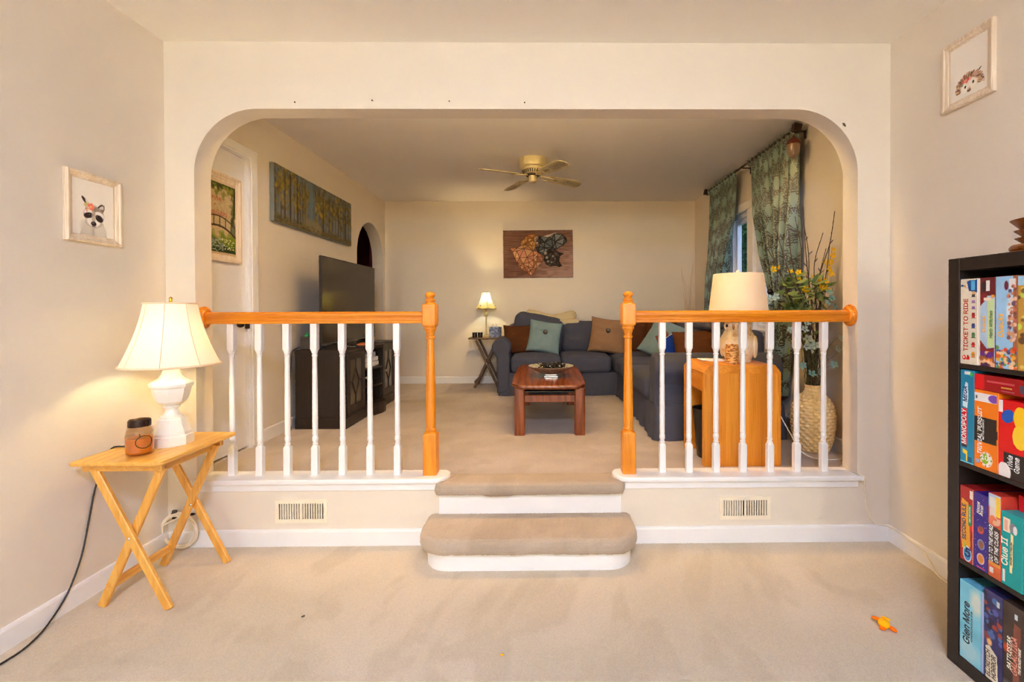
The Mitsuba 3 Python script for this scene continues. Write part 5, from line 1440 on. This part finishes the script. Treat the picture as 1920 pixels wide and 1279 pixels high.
lx, ly = -.712, 5.735
sl = thing('table_lamp', 'small lit lamp with slim pale stem and amber shade on the dark tray table', 'lamp')
add(sl, 'base', mv(lathe([(.001, 0), (.052, 0), (.054, .006), (.048, .014), (.030, .022), (.012, .032), (.009, .045), (.009, .22), (.012, .228), (.009, .236), (.009, .262), (.020, .275), (.018, .29), (.010, .30), (.008, .33), (.001, .33)], 28), lx, ly, bz), 'fan_cream', 30)
for s in range(4):
    a_ = s * PI / 2 + .6
    add(sl, 'leaf_scroll', mv(tube(catmull([(.008 * math.cos(a_), .008 * math.sin(a_), .245), (.026 * math.cos(a_), .026 * math.sin(a_), .27), (.018 * math.cos(a_), .018 * math.sin(a_), .30), (.008 * math.cos(a_), .008 * math.sin(a_), .285)], 5), .003, 6), lx, ly, bz), 'fan_cream', True)
R = []
for t_ in np.linspace(0, 1, 16):
    a_ = np.arange(72) * 2 * PI / 72
    r = .052 + (.128 - .052) * ((1 - t_) ** 2 * .7 + (1 - t_) * .3)
    r = r * (1 - .05 * np.abs(np.sin(a_ * 3 + .5)) * (1 - t_ * .6))
    R.append(np.stack([lx + r * np.cos(a_), ly + r * np.sin(a_), np.full(72, 1.312 + .200 * t_ - .010 * np.abs(np.sin(a_ * 3 + .5)) * (t_ < .1))], 1))
sk = add(sl, 'shade', loft(R, False), 'shade_small', 40, 'bell-shaped amber fabric shade')
for j in range(0, 72, 12):
    add(sk, 'rib', tube([q[(j + 9) % 72] for q in R], .0016, 5), 'bronze', True)
for q in (R[0], R[-1]):
    add(sk, 'rim', tube(np.vstack([q, q[:1]]), .0025, 6), 'walnut', True)
g = np.random.default_rng(6)
for i in range(6):
    a_ = g.uniform(0, 2 * PI)
    q = R[2][int(a_ / (2 * PI) * 72)]
    d_ = np.array([math.cos(a_), math.sin(a_), .5])
    add(sk, 'leaf_motif', mv(frame(TM([(-.012, 0, 0), (0, .006, .001), (.012, 0, 0), (0, -.006, .001)], [(0, 1, 2), (0, 2, 3), (0, 2, 1), (0, 3, 2)]), q + d_ * .003, (-math.sin(a_), math.cos(a_), g.uniform(-.5, .5)), (0, 0, 1)), 0, 0, 0), 'bronze')
k = add(sl, 'bulb', mv(lathe([(.001, -.022), (.010, -.020), (.018, -.010), (.019, .002), (.012, .022), (.001, .026)], 16), lx, ly, 1.425), 'white_plastic', True)
scene[k]['emitter'] = {'type': 'area', 'radiance': rgb([c * SMALL_L for c in SMALL_C])}
add(sl, 'socket', mv(lathe([(.010, -.15), (.012, -.14), (.012, -.024), (.008, -.022)], 16), lx, ly, 1.428), 'brass', 30)
for i, x in enumerate((-.838, -.772)):
    t = thing('votive', ['black votive glass at the left edge of the dark tray table', 'black votive glass next to the small lamp base'][i], 'candle holder')
    add(t, 'cup', mv(lathe([(.001, 0), (.024, 0), (.028, .006), (.030, .06), (.027, .06), (.025, .012), (.001, .010)], 24), x, 5.62 + .01 * i, bz), 'black_bead', 30)
    add(t, 'candle', mv(lathe([(.001, .012), (.022, .012), (.022, .046), (.001, .045)], 20), x, 5.62 + .01 * i, bz), 'paper', 30)
tb = thing('tissue_box', 'small blue patterned tissue box on the dark tray table', 'tissue box')
def bluebox(p, n, uv):
    k_ = smoothstep(.45, .6, fbm(p.x * 46, p.y * 46, p.z * 46))
    return mix(lin(104, 124, 168), lin(176, 184, 200), k_)
plain('blue_box', tex(bluebox), .5)
add(tb, 'carton', rot(bx(-.655, -.535, 5.63, 5.75, bz, bz + .128, .002), (0, 0, 1), -14, (-.595, 5.69, 0)), 'blue_box')
add(tb, 'tissue', wobble(mv(lathe([(.018, 0), (.026, .012), (.020, .03), (.006, .042)], 16), -.595, 5.69, bz + .126), .008, 40), 'paper', True)

# ------------------------------------------------------------------ white twigs in the far right corner
tw = thing('white_branches', 'bare white branches in a slim pot in the far right corner', 'branches')
plain('white_bark', lin(226, 206, 176), .8)
add(tw, 'pot', mv(lathe([(.001, 0), (.06, 0), (.072, .02), (.075, .3), (.06, .42), (.05, .46), (.045, .46), (.045, .40), (.001, .38)], 24), 1.86, 5.85, ZF), 'ceramic', 30)
g = np.random.default_rng(17)
for tip in ((-.075, 1.83), (-.045, 1.70), (.045, 1.88), (.02, 1.62), (-.085, 1.55), (.035, 1.50), (-.02, 1.46), (.06, 1.42), (-.06, 1.40), (.0, 1.36), (.03, 1.30), (-.035, 1.28)):
    n_ = 7; P = []
    for i in range(n_):
        s = i / (n_ - 1)
        P.append((1.86 + tip[0] * s ** 1.3 + g.normal() * .012 * (s > 0), 5.85 + g.normal() * .014 * (s > 0), ZF + .40 + (tip[1] - ZF - .40) * s))
    add(tw, 'branch', tube(catmull(P, 5), np.linspace(.006, .002, 31), 6), 'white_bark', True)
# ------------------------------------------------------------------ oak end table with lamp, log candle, papers, bin
et = thing('end_table', 'golden oak end table with slab sides and chamfered corners behind the right railing', 'table')
ex0, ex1, ey0, ey1, ez = .960, 1.428, 2.757, 3.150, .955


def slab(y0_, y1_):
    p = Polygon([(ex0 + .0, ZF), (ex1, ZF), (ex1, ez - .045), (ex1 - .035, ez), (ex0 + .035, ez), (ex0, ez - .045)])
    return frame(extrude(p, y1_ - y0_), (0, y1_, 0), (1, 0, 0), (0, 0, 1))


add(et, 'front_slab', cat(slab(ey0 + .0015, ey0 + .028)), 'ash_z')
add(et, 'front_stile', bx(ex0 + .0, ex0 + .055, ey0, ey0 + .03, ZF, ez - .052, .003), 'ash_z')
add(et, 'front_stile', bx(ex1 - .055, ex1, ey0, ey0 + .03, ZF, ez - .052, .003), 'ash_z')
add(et, 'front_rail', frame(extrude(Polygon([(ex0 + .002, ez - .050), (ex1 - .002, ez - .050), (ex1 - .035, ez - .001), (ex0 + .035, ez - .001)]), .03), (0, ey0 + .03, 0), (1, 0, 0), (0, 0, 1)), 'ash_y')
add(et, 'back_slab', slab(ey1 - .03, ey1), 'ash_z')
add(et, 'top', cat(bx(ex0 + .036, ex1 - .036, ey0 + .029, ey1 - .029, ez - .022, ez, .001), hull([(ex0, y, ez - .046) for y in (ey0 + .03, ey1 - .03)] + [(ex0 + .036, y, ez) for y in (ey0 + .03, ey1 - .03)] + [(ex0 + .036, y, ez - .022) for y in (ey0 + .03, ey1 - .03)] + [(ex0 + .02, y, ez - .046) for y in (ey0 + .03, ey1 - .03)]),
                       hull([(ex1, y, ez - .046) for y in (ey0 + .03, ey1 - .03)] + [(ex1 - .036, y, ez) for y in (ey0 + .03, ey1 - .03)] + [(ex1 - .036, y, ez - .022) for y in (ey0 + .03, ey1 - .03)] + [(ex1 - .02, y, ez - .046) for y in (ey0 + .03, ey1 - .03)])), 'ash_y')
add(et, 'drawer', bx(ex0 + .006, ex1 - .02, ey0 + .032, ey1 - .032, ez - .165, ez - .048, .003), 'ash_y')
add(et, 'foot_rail', bx(ex1 - .06, ex1 - .03, ey0 + .03, ey1 - .03, ZF + .02, ZF + .10, .003), 'ash_y')

wb = thing('waste_bin', 'black plastic waste bin under the oak end table', 'bin')
def bin_mesh():
    out = lathe([(.001, 0), (.082, 0), (.086, .006), (.108, .300), (.113, .304), (.113, .314), (.107, .314), (.104, .305), (.083, .012), (.001, .010)], 40)
    return TM(np.array(out.vertices) * [1.12, .92, 1], out.faces)
add(wb, 'body', mv(bin_mesh(), 1.085, 2.955, ZF), 'black_plastic', 30)
solo('table_papers', cat(rot(bx(1.06, 1.20, 2.965, 3.10, ez, ez + .004), (0, 0, 1), 6, (1.13, 3.03, 0)), rot(bx(1.03, 1.18, 2.975, 3.09, ez + .004, ez + .008), (0, 0, 1), -3, (1.1, 3.03, 0))), 'paper', 'white papers lying on the oak end table', 'papers')

# owl lamp
ox, oy = 1.243, 2.935
ol = thing('owl_lamp', 'lamp with a cream owl base and beige drum shade on the end table', 'lamp')
plain('owl_glaze', lin(232, 204, 160), .28, .5, clearcoat=.4)
def owl_fn(p, n, uv):
    return mix(lin(238, 216, 178), lin(206, 160, 104), smoothstep(.55, .75, fbm(p.x * 26, p.y * 26, p.z * 30)) * .8)
plain('owl_body', tex(owl_fn), .3, .5, clearcoat=.4)
op = [(.001, 0), (.072, 0), (.078, .008), (.080, .02), (.094, .05), (.107, .09), (.110, .125), (.103, .160), (.088, .190), (.080, .210), (.082, .232), (.080, .262), (.066, .284), (.040, .296), (.016, .30), (.001, .30)]
b = lathe(catmull(np.array(op), 3), 48)
b = TM(np.array(b.vertices) * [1, .88, 1], b.faces)
add(ol, 'body', mv(b, ox, oy, ez), 'owl_body', True)
fd = np.array([-.64, -.77, 0]); fd /= np.linalg.norm(fd); sd_ = np.array([-fd[1], fd[0], 0])     # the owl looks towards the steps
for s in (-1, 1):
    a0_ = fd * .92 + sd_ * s * .62; a0_ /= np.linalg.norm(a0_)
    c_ = np.array([ox, oy, ez + .232]) + a0_ * np.array([.078, .070, 0])
    add(ol, 'eye_disc', frame(lathe([(.001, .004), (.010, .004), (.012, .006), (.020, .004), (.026, .008), (.031, .004), (.031, -.01)], 28), c_, np.cross((0, 0, 1), a0_), (0, 0, 1)), 'owl_glaze', 30)
    add(ol, 'eye', frame(lathe([(.001, .011), (.006, .010), (.009, .006), (.009, 0)], 16), c_, np.cross((0, 0, 1), a0_), (0, 0, 1)), 'bronze', True)
    aw = sd_ * s * .95 - fd * .1; aw /= np.linalg.norm(aw)
    add(ol, 'wing', frame(TM(np.array(ell((0, 0, 0), (.040, .072, .016)).vertices), ell((0, 0, 0), (.04, .072, .016)).faces), np.array([ox, oy, ez + .10]) + aw * np.array([.102, .092, 0]), np.cross((0, 0, 1), aw), (0, 0, 1)), 'owl_body', True)
add(ol, 'beak', mv(rot(lathe([(.001, -.016), (.007, -.004), (.009, .006), (.001, .014)], 12), (0, 1, 0), 0), *(np.array([ox, oy, ez + .222]) + fd * np.array([.082, .074, 0]))), 'brass', True)
for s in (-1, 1):
    add(ol, 'brow', tube(catmull([np.array([ox, oy, ez + .245]) + fd * np.array([.082, .072, 0]), np.array([ox, oy, ez + .272]) + (fd * .85 + sd_ * s * .45) * np.array([.078, .07, 0]), np.array([ox, oy, ez + .280]) + (fd * .6 + sd_ * s * .9) * np.array([.074, .066, 0])], 6), .006, 8), 'owl_glaze', True)
add(ol, 'stem', mv(lathe([(.012, .295), (.012, .56), (.003, .56)], 16), ox, oy, ez), 'brass', 30)
add(ol, 'shade', mv(lathe([(.180, 1.246), (.182, 1.246), (.150, 1.517), (.148, 1.517)], 72, caps=False), ox, oy, 0), 'shade_linen', 30, 'beige drum shade')
add(ol, 'shade_ring', mv(cat(tube([(.148 * math.cos(a_), .148 * math.sin(a_), 1.512) for a_ in np.linspace(0, 2 * PI, 50)], .002, 5), tube([(-.148, 0, 1.512), (.148, 0, 1.512)], .002, 5), tube([(0, -.148, 1.512), (0, .148, 1.512)], .002, 5)), ox, oy, 0), 'brass', True)
add(ol, 'finial', mv(lathe([(.004, 1.512), (.006, 1.52), (.011, 1.524), (.013, 1.532), (.010, 1.541), (.001, 1.545)], 20), ox, oy, 0), 'ceramic', True)
lg = thing('log_candle', 'birch bark log candle in front of the owl on the oak end table', 'candle')
def birch(p, n, uv):
    k_ = smoothstep(.42, .62, fbm(p.x * 70, p.y * 70, p.z * 150))
    return mix(lin(216, 166, 96), lin(150, 92, 40), k_)
plain('birch_bark', tex(birch), .7)
add(lg, 'bark', mv(wobble(lathe([(.001, 0), (.037, 0), (.038, .002), (.038, .118), (.036, .120), (.03, .118), (.001, .117)], 36), .002, 40), 1.160, 2.825, ez), 'birch_bark', 40)
add(lg, 'wick', mv(tube([(0, 0, .116), (.001, 0, .126)], .0014, 6), 1.160, 2.825, ez), 'black_print', True)

# ------------------------------------------------------------------ wicker vase and dried flowers
vx, vy = 1.806, 3.075
n_t, n_z = 216, 150
zs = np.linspace(0, .44, n_z)
prof = np.array([(0, .100), (.02, .112), (.08, .133), (.16, .146), (.24, .148), (.30, .138), (.345, .112), (.375, .080), (.395, .060), (.42, .054), (.44, .060)])
rr = np.interp(zs, prof[:, 0], prof[:, 1] * .89); rr = np.convolve(np.pad(rr, 4, 'edge'), np.ones(9) / 9, 'valid')
th_ = np.arange(n_t) * 2 * PI / n_t
rings = []
for z, r in zip(zs, rr):
    row = math.floor(z / .021); f_ = z / .021 - row
    strand = math.sqrt(max(0, 1 - (2 * f_ - 1) ** 2))
    ou = .5 + .5 * np.tanh(2.2 * np.cos(th_ * 16 + row * PI))
    d = (.013 * strand ** .7 * (.2 + .8 * ou)) * (1 if r > .07 else .5)
    q = (r - .006 + d)
    rings.append(np.stack([q * np.cos(th_), q * np.sin(th_), np.full(n_t, z)], 1))
inner = [np.stack([r_ * np.cos(th_), r_ * np.sin(th_), np.full(n_t, z_)], 1) for r_, z_ in ((.045, .436), (.041, .40), (.052, .36))]
def wick_fn(p, n, uv):
    return mix(lin(240, 202, 130), lin(250, 226, 168), fbm(p.x * 60, p.y * 60, p.z * 200)) * (.82 + .3 * noise(p.x * 30, p.y * 30, p.z * 120))
plain('wicker', tex(wick_fn), .6, .3)
vs_ = thing('wicker_vase', 'tall woven wicker floor vase in the corner behind the right railing', 'vase')
add(vs_, 'basket', mv(loft(rings + inner), vx, vy, ZF), 'wicker', True)

fl = thing('flower_arrangement', 'dried twigs with yellow and pale blue flowers standing in the wicker vase', 'flowers')
plain('twig', lin(62, 46, 34), .8)
plain('twig_green', lin(84, 84, 48), .8)
scene['leaf_a'] = {'type': 'principledthin', 'base_color': rgb(lin(134, 146, 84)), 'roughness': .5, 'diff_trans': .4}
scene['leaf_b'] = {'type': 'principledthin', 'base_color': rgb(lin(100, 122, 72)), 'roughness': .5, 'diff_trans': .4}
scene['petal_yellow'] = {'type': 'principledthin', 'base_color': rgb(lin(244, 196, 24)), 'roughness': .6, 'diff_trans': .5}
scene['petal_pale'] = {'type': 'principledthin', 'base_color': rgb(lin(190, 214, 206)), 'roughness': .6, 'diff_trans': .5}
scene['petal_teal'] = {'type': 'principledthin', 'base_color': rgb(lin(128, 176, 172)), 'roughness': .6, 'diff_trans': .5}
g = np.random.default_rng(23)
neck = np.array([vx, vy, ZF + .40])


def stem(tip, r0, mat, wig=.014, mid=None):
    n_ = 8; P = []
    off = g.uniform(-.028, .028, 2)
    b = neck + [off[0], off[1] * .8, -.10]; tip = np.array(tip, float)
    for i in range(n_):
        s = i / (n_ - 1)
        base = b + (neck + [off[0] * .9, off[1] * .7, .04] - b) * min(1, s * 4) if s < .25 else None
        a_ = neck + [off[0] * .9, off[1] * .7, .04]
        p = base if base is not None else a_ + (tip - a_) * ((s - .25) / .75) * np.array([1, 1, 1]) + np.array([-(tip - a_)[0] * .22, 0, 0]) * math.sin((s - .25) / .75 * PI) * .7
        P.append(p + (g.normal(size=3) * wig * [1, .7, .3] if .25 < s < 1 else 0))
    return catmull(P, 5), add(fl, 'stem', tube(catmull(P, 5), np.linspace(r0, r0 * .35, 36), 6), mat, True)


tips = [(1.755, 3.10, 1.985), (1.905, 3.00, 1.93), (1.865, 3.06, 1.80), (1.655, 3.02, 1.90), (1.70, 3.00, 1.86), (1.50, 2.98, 1.84), (1.60, 3.0, 1.78), (1.47, 3.05, 1.72), (1.54, 3.12, 1.72), (1.91, 3.10, 1.70), (1.885, 3.02, 1.71), (1.70, 3.08, 1.62), (1.60, 3.15, 1.58), (1.80, 3.15, 1.55), (1.905, 3.12, 1.52), (1.86, 3.18, 1.40)]
for i, tip in enumerate(tips):
    P, k = stem(tip, .0060 if i < 11 else .0045, 'twig')
    for s in range(5):
        j = int(14 + s * 4.2); d = np.array([(-1) ** s * g.uniform(.012, .03), g.uniform(-.01, .01), g.uniform(.012, .03)])
        add(k, 'bud', tube([P[j], P[j] + d * .6, P[j] + d], [.0026, .0032, .0012], 5), 'twig', True)
leafmesh = TM([(0, 0, 0), (.3, .17, .03), (.3, 0, -.02), (.3, -.17, .03), (.7, .15, .02), (.7, 0, -.04), (.7, -.15, .02), (1, 0, -.09)],
              [(0, 2, 1), (0, 3, 2), (1, 2, 5), (1, 5, 4), (2, 3, 6), (2, 6, 5), (4, 5, 7), (5, 6, 7)])


def leaf(p, d, L, mat, parent=None):
    d = np.array(d, float); d /= np.linalg.norm(d)
    s = np.cross(d, (0.2, -.7, .7)); s /= np.linalg.norm(s)
    m = TM(np.array(leafmesh.vertices) * L, leafmesh.faces)
    add(parent or fl, 'leaf', frame(m, p, d, s), mat, True)


def blossom(p, r, mat, nrm=None):
    z = np.array(nrm if nrm is not None else (g.normal() * .5, -1, g.normal() * .4 + .2), float); z /= np.linalg.norm(z)
    x = np.cross(z, (0, 0, 1.)); x /= np.linalg.norm(x); y = np.cross(z, x)
    V, F = [], []
    for i in range(5):
        a_ = i * 2 * PI / 5 + g.uniform(0, .2)
        c_, s_ = math.cos(a_), math.sin(a_)
        for u_, v_, w_ in ((.08, 0, 0), (.55, .36, .18), (.60, 0, .10), (.55, -.36, .18), (1., .16, .32), (1., -.16, .32)):
            V.append(np.array(p) + r * ((u_ * c_ - v_ * s_) * x + (u_ * s_ + v_ * c_) * y + w_ * z))
        o = i * 6
        F += [(o, o + 2, o + 1), (o, o + 3, o + 2), (o + 1, o + 2, o + 4), (o + 2, o + 5, o + 4), (o + 2, o + 3, o + 5)]
    return add(fl, 'blossom', TM(V, F), mat, True)


# leafy middle
for i in range(24):
    c_ = np.array([g.uniform(1.60, 1.87), g.uniform(2.95, 3.12), g.uniform(1.26, 1.53)])
    P, k = stem(c_, .003, 'twig_green')
    for s in range(5):
        a_ = s * 1.257 + g.uniform(0, .6)
        leaf(P[-1 - s % 3], (math.cos(a_), -.45 + .6 * math.sin(a_) * .6, g.uniform(-.35, .45)), g.uniform(.065, .11), 'leaf_a' if (i + s) % 2 else 'leaf_b')
for i in range(9):
    c_ = np.array([g.uniform(1.60, 1.80), g.uniform(2.97, 3.1), g.uniform(.98, 1.20)])
    leaf(c_, (g.uniform(-1, 1), -.4, g.uniform(-.6, .6)), g.uniform(.05, .085), 'leaf_a' if i % 2 else 'leaf_b')
# yellow sprays
for c_ in ((1.520, 3.04, 1.555), (1.553, 3.04, 1.57), (1.638, 3.05, 1.54), (1.695, 3.05, 1.535), (1.695, 3.05, 1.485), (1.872, 3.04, 1.60), (1.893, 3.03, 1.60), (1.885, 3.03, 1.555), (1.905, 3.02, 1.645), (1.905, 3.02, 1.68), (1.82, 3.04, 1.49), (1.855, 3.02, 1.475), (1.825, 3.01, 1.43), (1.865, 3.0, 1.41), (1.73, 3.03, 1.42), (1.77, 3.02, 1.50), (1.845, 3.0, 1.44), (1.88, 3.0, 1.52)):
    blossom(c_, g.uniform(.020, .028), 'petal_yellow')
for tip in ((1.520, 3.05, 1.55), (1.638, 3.06, 1.535), (1.695, 3.06, 1.53), (1.872, 3.05, 1.595), (1.905, 3.03, 1.675), (1.82, 3.05, 1.485)):
    stem(tip, .0026, 'twig')
# pale blossoms lower down
for c_ in ((1.500, 3.02, 1.36), (1.525, 3.02, 1.375), (1.485, 3.04, 1.345), (1.63, 2.97, 1.115), (1.60, 2.98, 1.155), (1.685, 2.96, 1.16), (1.70, 2.95, 1.10), (1.72, 2.95, 1.075), (1.69, 2.95, 1.05), (1.715, 2.94, 1.03), (1.74, 2.94, 1.06), (1.70, 2.96, 1.20), (1.905, 2.97, 1.03), (1.925, 2.96, 1.06), (1.92, 2.96, 1.10)):
    blossom(c_, g.uniform(.022, .030), 'petal_pale')
for c_ in ((1.665, 2.95, .93), (1.72, 2.94, .875), (1.765, 2.93, .89), (1.87, 2.95, .935), (1.84, 2.95, 1.40), (1.86, 2.96, 1.36), (1.87, 2.95, 1.31), (1.825, 2.95, 1.33)):
    blossom(c_, g.uniform(.022, .029), 'petal_teal')
for tip in ((1.505, 3.03, 1.355), (1.63, 2.98, 1.11), (1.70, 2.96, 1.05), (1.72, 2.96, 1.16), (1.915, 2.97, 1.05), (1.665, 2.96, .925), (1.765, 2.94, .885), (1.87, 2.96, .93), (1.85, 2.97, 1.36), (1.93, 2.98, 1.12), (1.92, 3.1, 1.22), (1.89, 3.15, 1.28)):
    stem(tip, .0028, 'twig_green')
for i in range(26):
    z_ = g.uniform(.86, 1.5)
    c_ = np.array([g.uniform(1.74, 1.93), g.uniform(2.98, 3.2), z_])
    stem(c_, .0018, 'twig', .02)

add(ol, 'cord', tube(catmull([(1.50, 3.14, .80), (1.545, 3.0, .60), (1.585, 2.93, .48), (1.62, 2.90, .40), (1.70, 2.88, .352), (1.84, 2.86, .350), (1.92, 2.90, .36), (1.93, 2.93, .40), (1.915, 2.94, .45), (1.945, 2.93, .47)], 8), .0042, 8), 'white_plastic', True, 'white power cord')

# ------------------------------------------------------------------ curtains
cr = thing('curtain_rod', 'dark square-ended curtain rod above the window', 'curtain rod')
RX, RZ = 1.872, 2.628
add(cr, 'pole', tube([(RX, 3.395, RZ), (RX, 5.27, RZ)], .0095, 12), 'bronze', True)
for y, s in ((3.395, -1), (5.27, 1)):
    add(cr, 'end_cap', rot(bx(RX - .030, RX + .030, y - .022, y + .022, RZ - .030, RZ + .030, .004), (0, 1, 0), 12, (RX, y, RZ)), 'bronze')
for y in (3.43, 4.33, 5.20):
    add(cr, 'bracket', cat(bx(RX, XR2, y - .006, y + .006, RZ - .016, RZ - .006, .002), bx(XR2 - .008, XR2, y - .012, y + .012, RZ - .065, RZ - .004, .002)), 'bronze')


def damask(p, n, uv):
    """Mirrored scrolls in staggered ogee rows."""
    u, v = uv.x / .135, uv.y / .190
    k = dr.floor(v)
    u = u + .5 * (k - 2 * dr.floor(k / 2))
    x = u - dr.floor(u) - .5; y = v - k - .5
    ax_ = dr.abs(x)
    r = dr.sqrt(x * x * 3.2 + y * y * 3.0)
    a_ = dr.atan2(y, ax_ + 1e-4)
    petal = .74 + .16 * dr.cos(6 * a_) + .06 * dr.cos(2 * a_)
    inside = smoothstep(.06, -.03, r - petal)
    lace = smoothstep(.05, .30, dr.sin(24 * r + 5 * dr.cos(4 * a_)) * dr.cos(9 * a_ + r * 9) + .34)
    og = dr.abs(ax_ - .5 + .28 * dr.abs(dr.cos(PI * v)) * 1.0)
    stem_ = smoothstep(.035, .012, dr.abs(og - .05)) * smoothstep(-.2, .3, dr.sin(60 * v) + .5)
    m = dr.clip(inside * lace + stem_ * .8 + inside * smoothstep(.14, .08, r), 0, 1)
    base = mix(lin(106, 130, 118), lin(128, 150, 138), noise(uv.x * 9, uv.y * 3))
    return mix(base, lin(60, 58, 48), m)


scene['curtain_cloth'] = {'type': 'twosided', 'bsdf': {'type': 'principled', 'base_color': tex(damask), 'roughness': .42, 'specular': .45, 'sheen': .3}}


def curtain(label, y0_, y1_, lo, hi, nf, seed, zb, x0):
    """lo(t), hi(t): the panel's two edges along the wall at depth t (0 at the rod, 1 at the hem)."""
    ns, nt = 150, 90
    S, Tt = np.meshgrid(np.linspace(0, 1, ns), np.linspace(0, 1, nt))
    Yy = lo(Tt) + (hi(Tt) - lo(Tt)) * S
    wob = meshkit.fbm(np.stack([S * 3, Tt * 1.2, S * 0 + seed], -1), 2, seed) - .5
    amp = .012 + .026 * np.clip(Tt * 2.2, 0, 1)
    gather = (hi(0 * Tt) - lo(0 * Tt)) / np.maximum(hi(Tt) - lo(Tt), .05)
    Xx = x0 + amp * np.minimum(gather, 1.7) * np.sin(S * nf * 2 * PI + wob * 5) + wob * .03
    Zz = RZ + .022 + (zb - RZ - .022) * Tt
    Xx = np.where(Tt < .03, RX + .010 * np.sin(S * nf * 4 * PI), Xx)
    Xx = np.minimum(Xx, XR2 - .022)
    t = thing('curtain', label, 'curtain')
    P = np.stack([Xx, Yy, Zz], -1).reshape(-1, 3)
    i = np.arange(S.size).reshape(S.shape)
    q = np.stack([i[:-1, :-1], i[:-1, 1:], i[1:, 1:], i[1:, :-1]], -1).reshape(-1, 4)
    W = (y1_ - y0_) * 1.25
    add(t, 'panel', TM(P, np.vstack([q[:, [0, 1, 2]], q[:, [0, 2, 3]]])), 'curtain_cloth', True, uv=np.stack([S.ravel() * W, (1 - Tt.ravel()) * (RZ - zb)], 1))
    return t


cs = lambda a, b: (lambda T_: np.interp(T_, a, b))
c1 = curtain('green damask curtain gathered back at the near side of the window', 3.42, 4.22,
        cs([0, .5, .68, 1], [3.415, 3.43, 3.52, 3.62]), cs([0, .25, .5, .62, .72, 1], [4.22, 4.12, 3.82, 3.70, 3.66, 3.80]), 6, 3, .60, RX + .012)
c2 = curtain('green damask curtain gathered back at the far side of the window', 4.45, 5.22,
        cs([0, .2, .45, .6, .7, 1], [4.46, 4.54, 4.74, 4.86, 4.88, 4.84]), cs([0, 1], [5.23, 5.25]), 5, 5, .50, RX + .012)
hb = thing('curtain_holdback', 'round black knob holding back the near curtain', 'holdback')
add(hb, 'arm', tube([(XR2, 3.64, 1.43), (1.80, 3.64, 1.43)], .006, 8), 'bronze', True)
add(hb, 'knob', ell((1.795, 3.64, 1.43), (.020, .022, .022)), 'black_bead', True)

# hanging acorn ornament
ac = thing('hanging_ornament', 'frosted glass acorn ornament with copper cap hanging from the rod end', 'ornament')
hx_, hy_ = 1.822, 3.345
plain('copper', lin(104, 54, 40), .35, metallic=.7)
plain('frosted', lin(124, 102, 82), .3, .5)
add(ac, 'hanger', tube(catmull([(RX - .01, 3.392, RZ - .03), (1.84, 3.36, 2.575), (hx_, hy_, 2.548)], 6), .0025, 6), 'bronze', True)
add(ac, 'cap', mv(wobble(lathe([(.001, .0), (.006, 0), (.008, -.010), (.024, -.018), (.040, -.032), (.047, -.048), (.048, -.058), (.044, -.060), (.001, -.058)], 40), .003, 90), hx_, hy_, 2.550), 'copper', 30)
add(ac, 'nut', mv(lathe([(.043, -.056), (.044, -.07), (.043, -.10), (.036, -.132), (.022, -.152), (.006, -.164), (.001, -.168)], 32), hx_, hy_, 2.550), 'frosted', True)
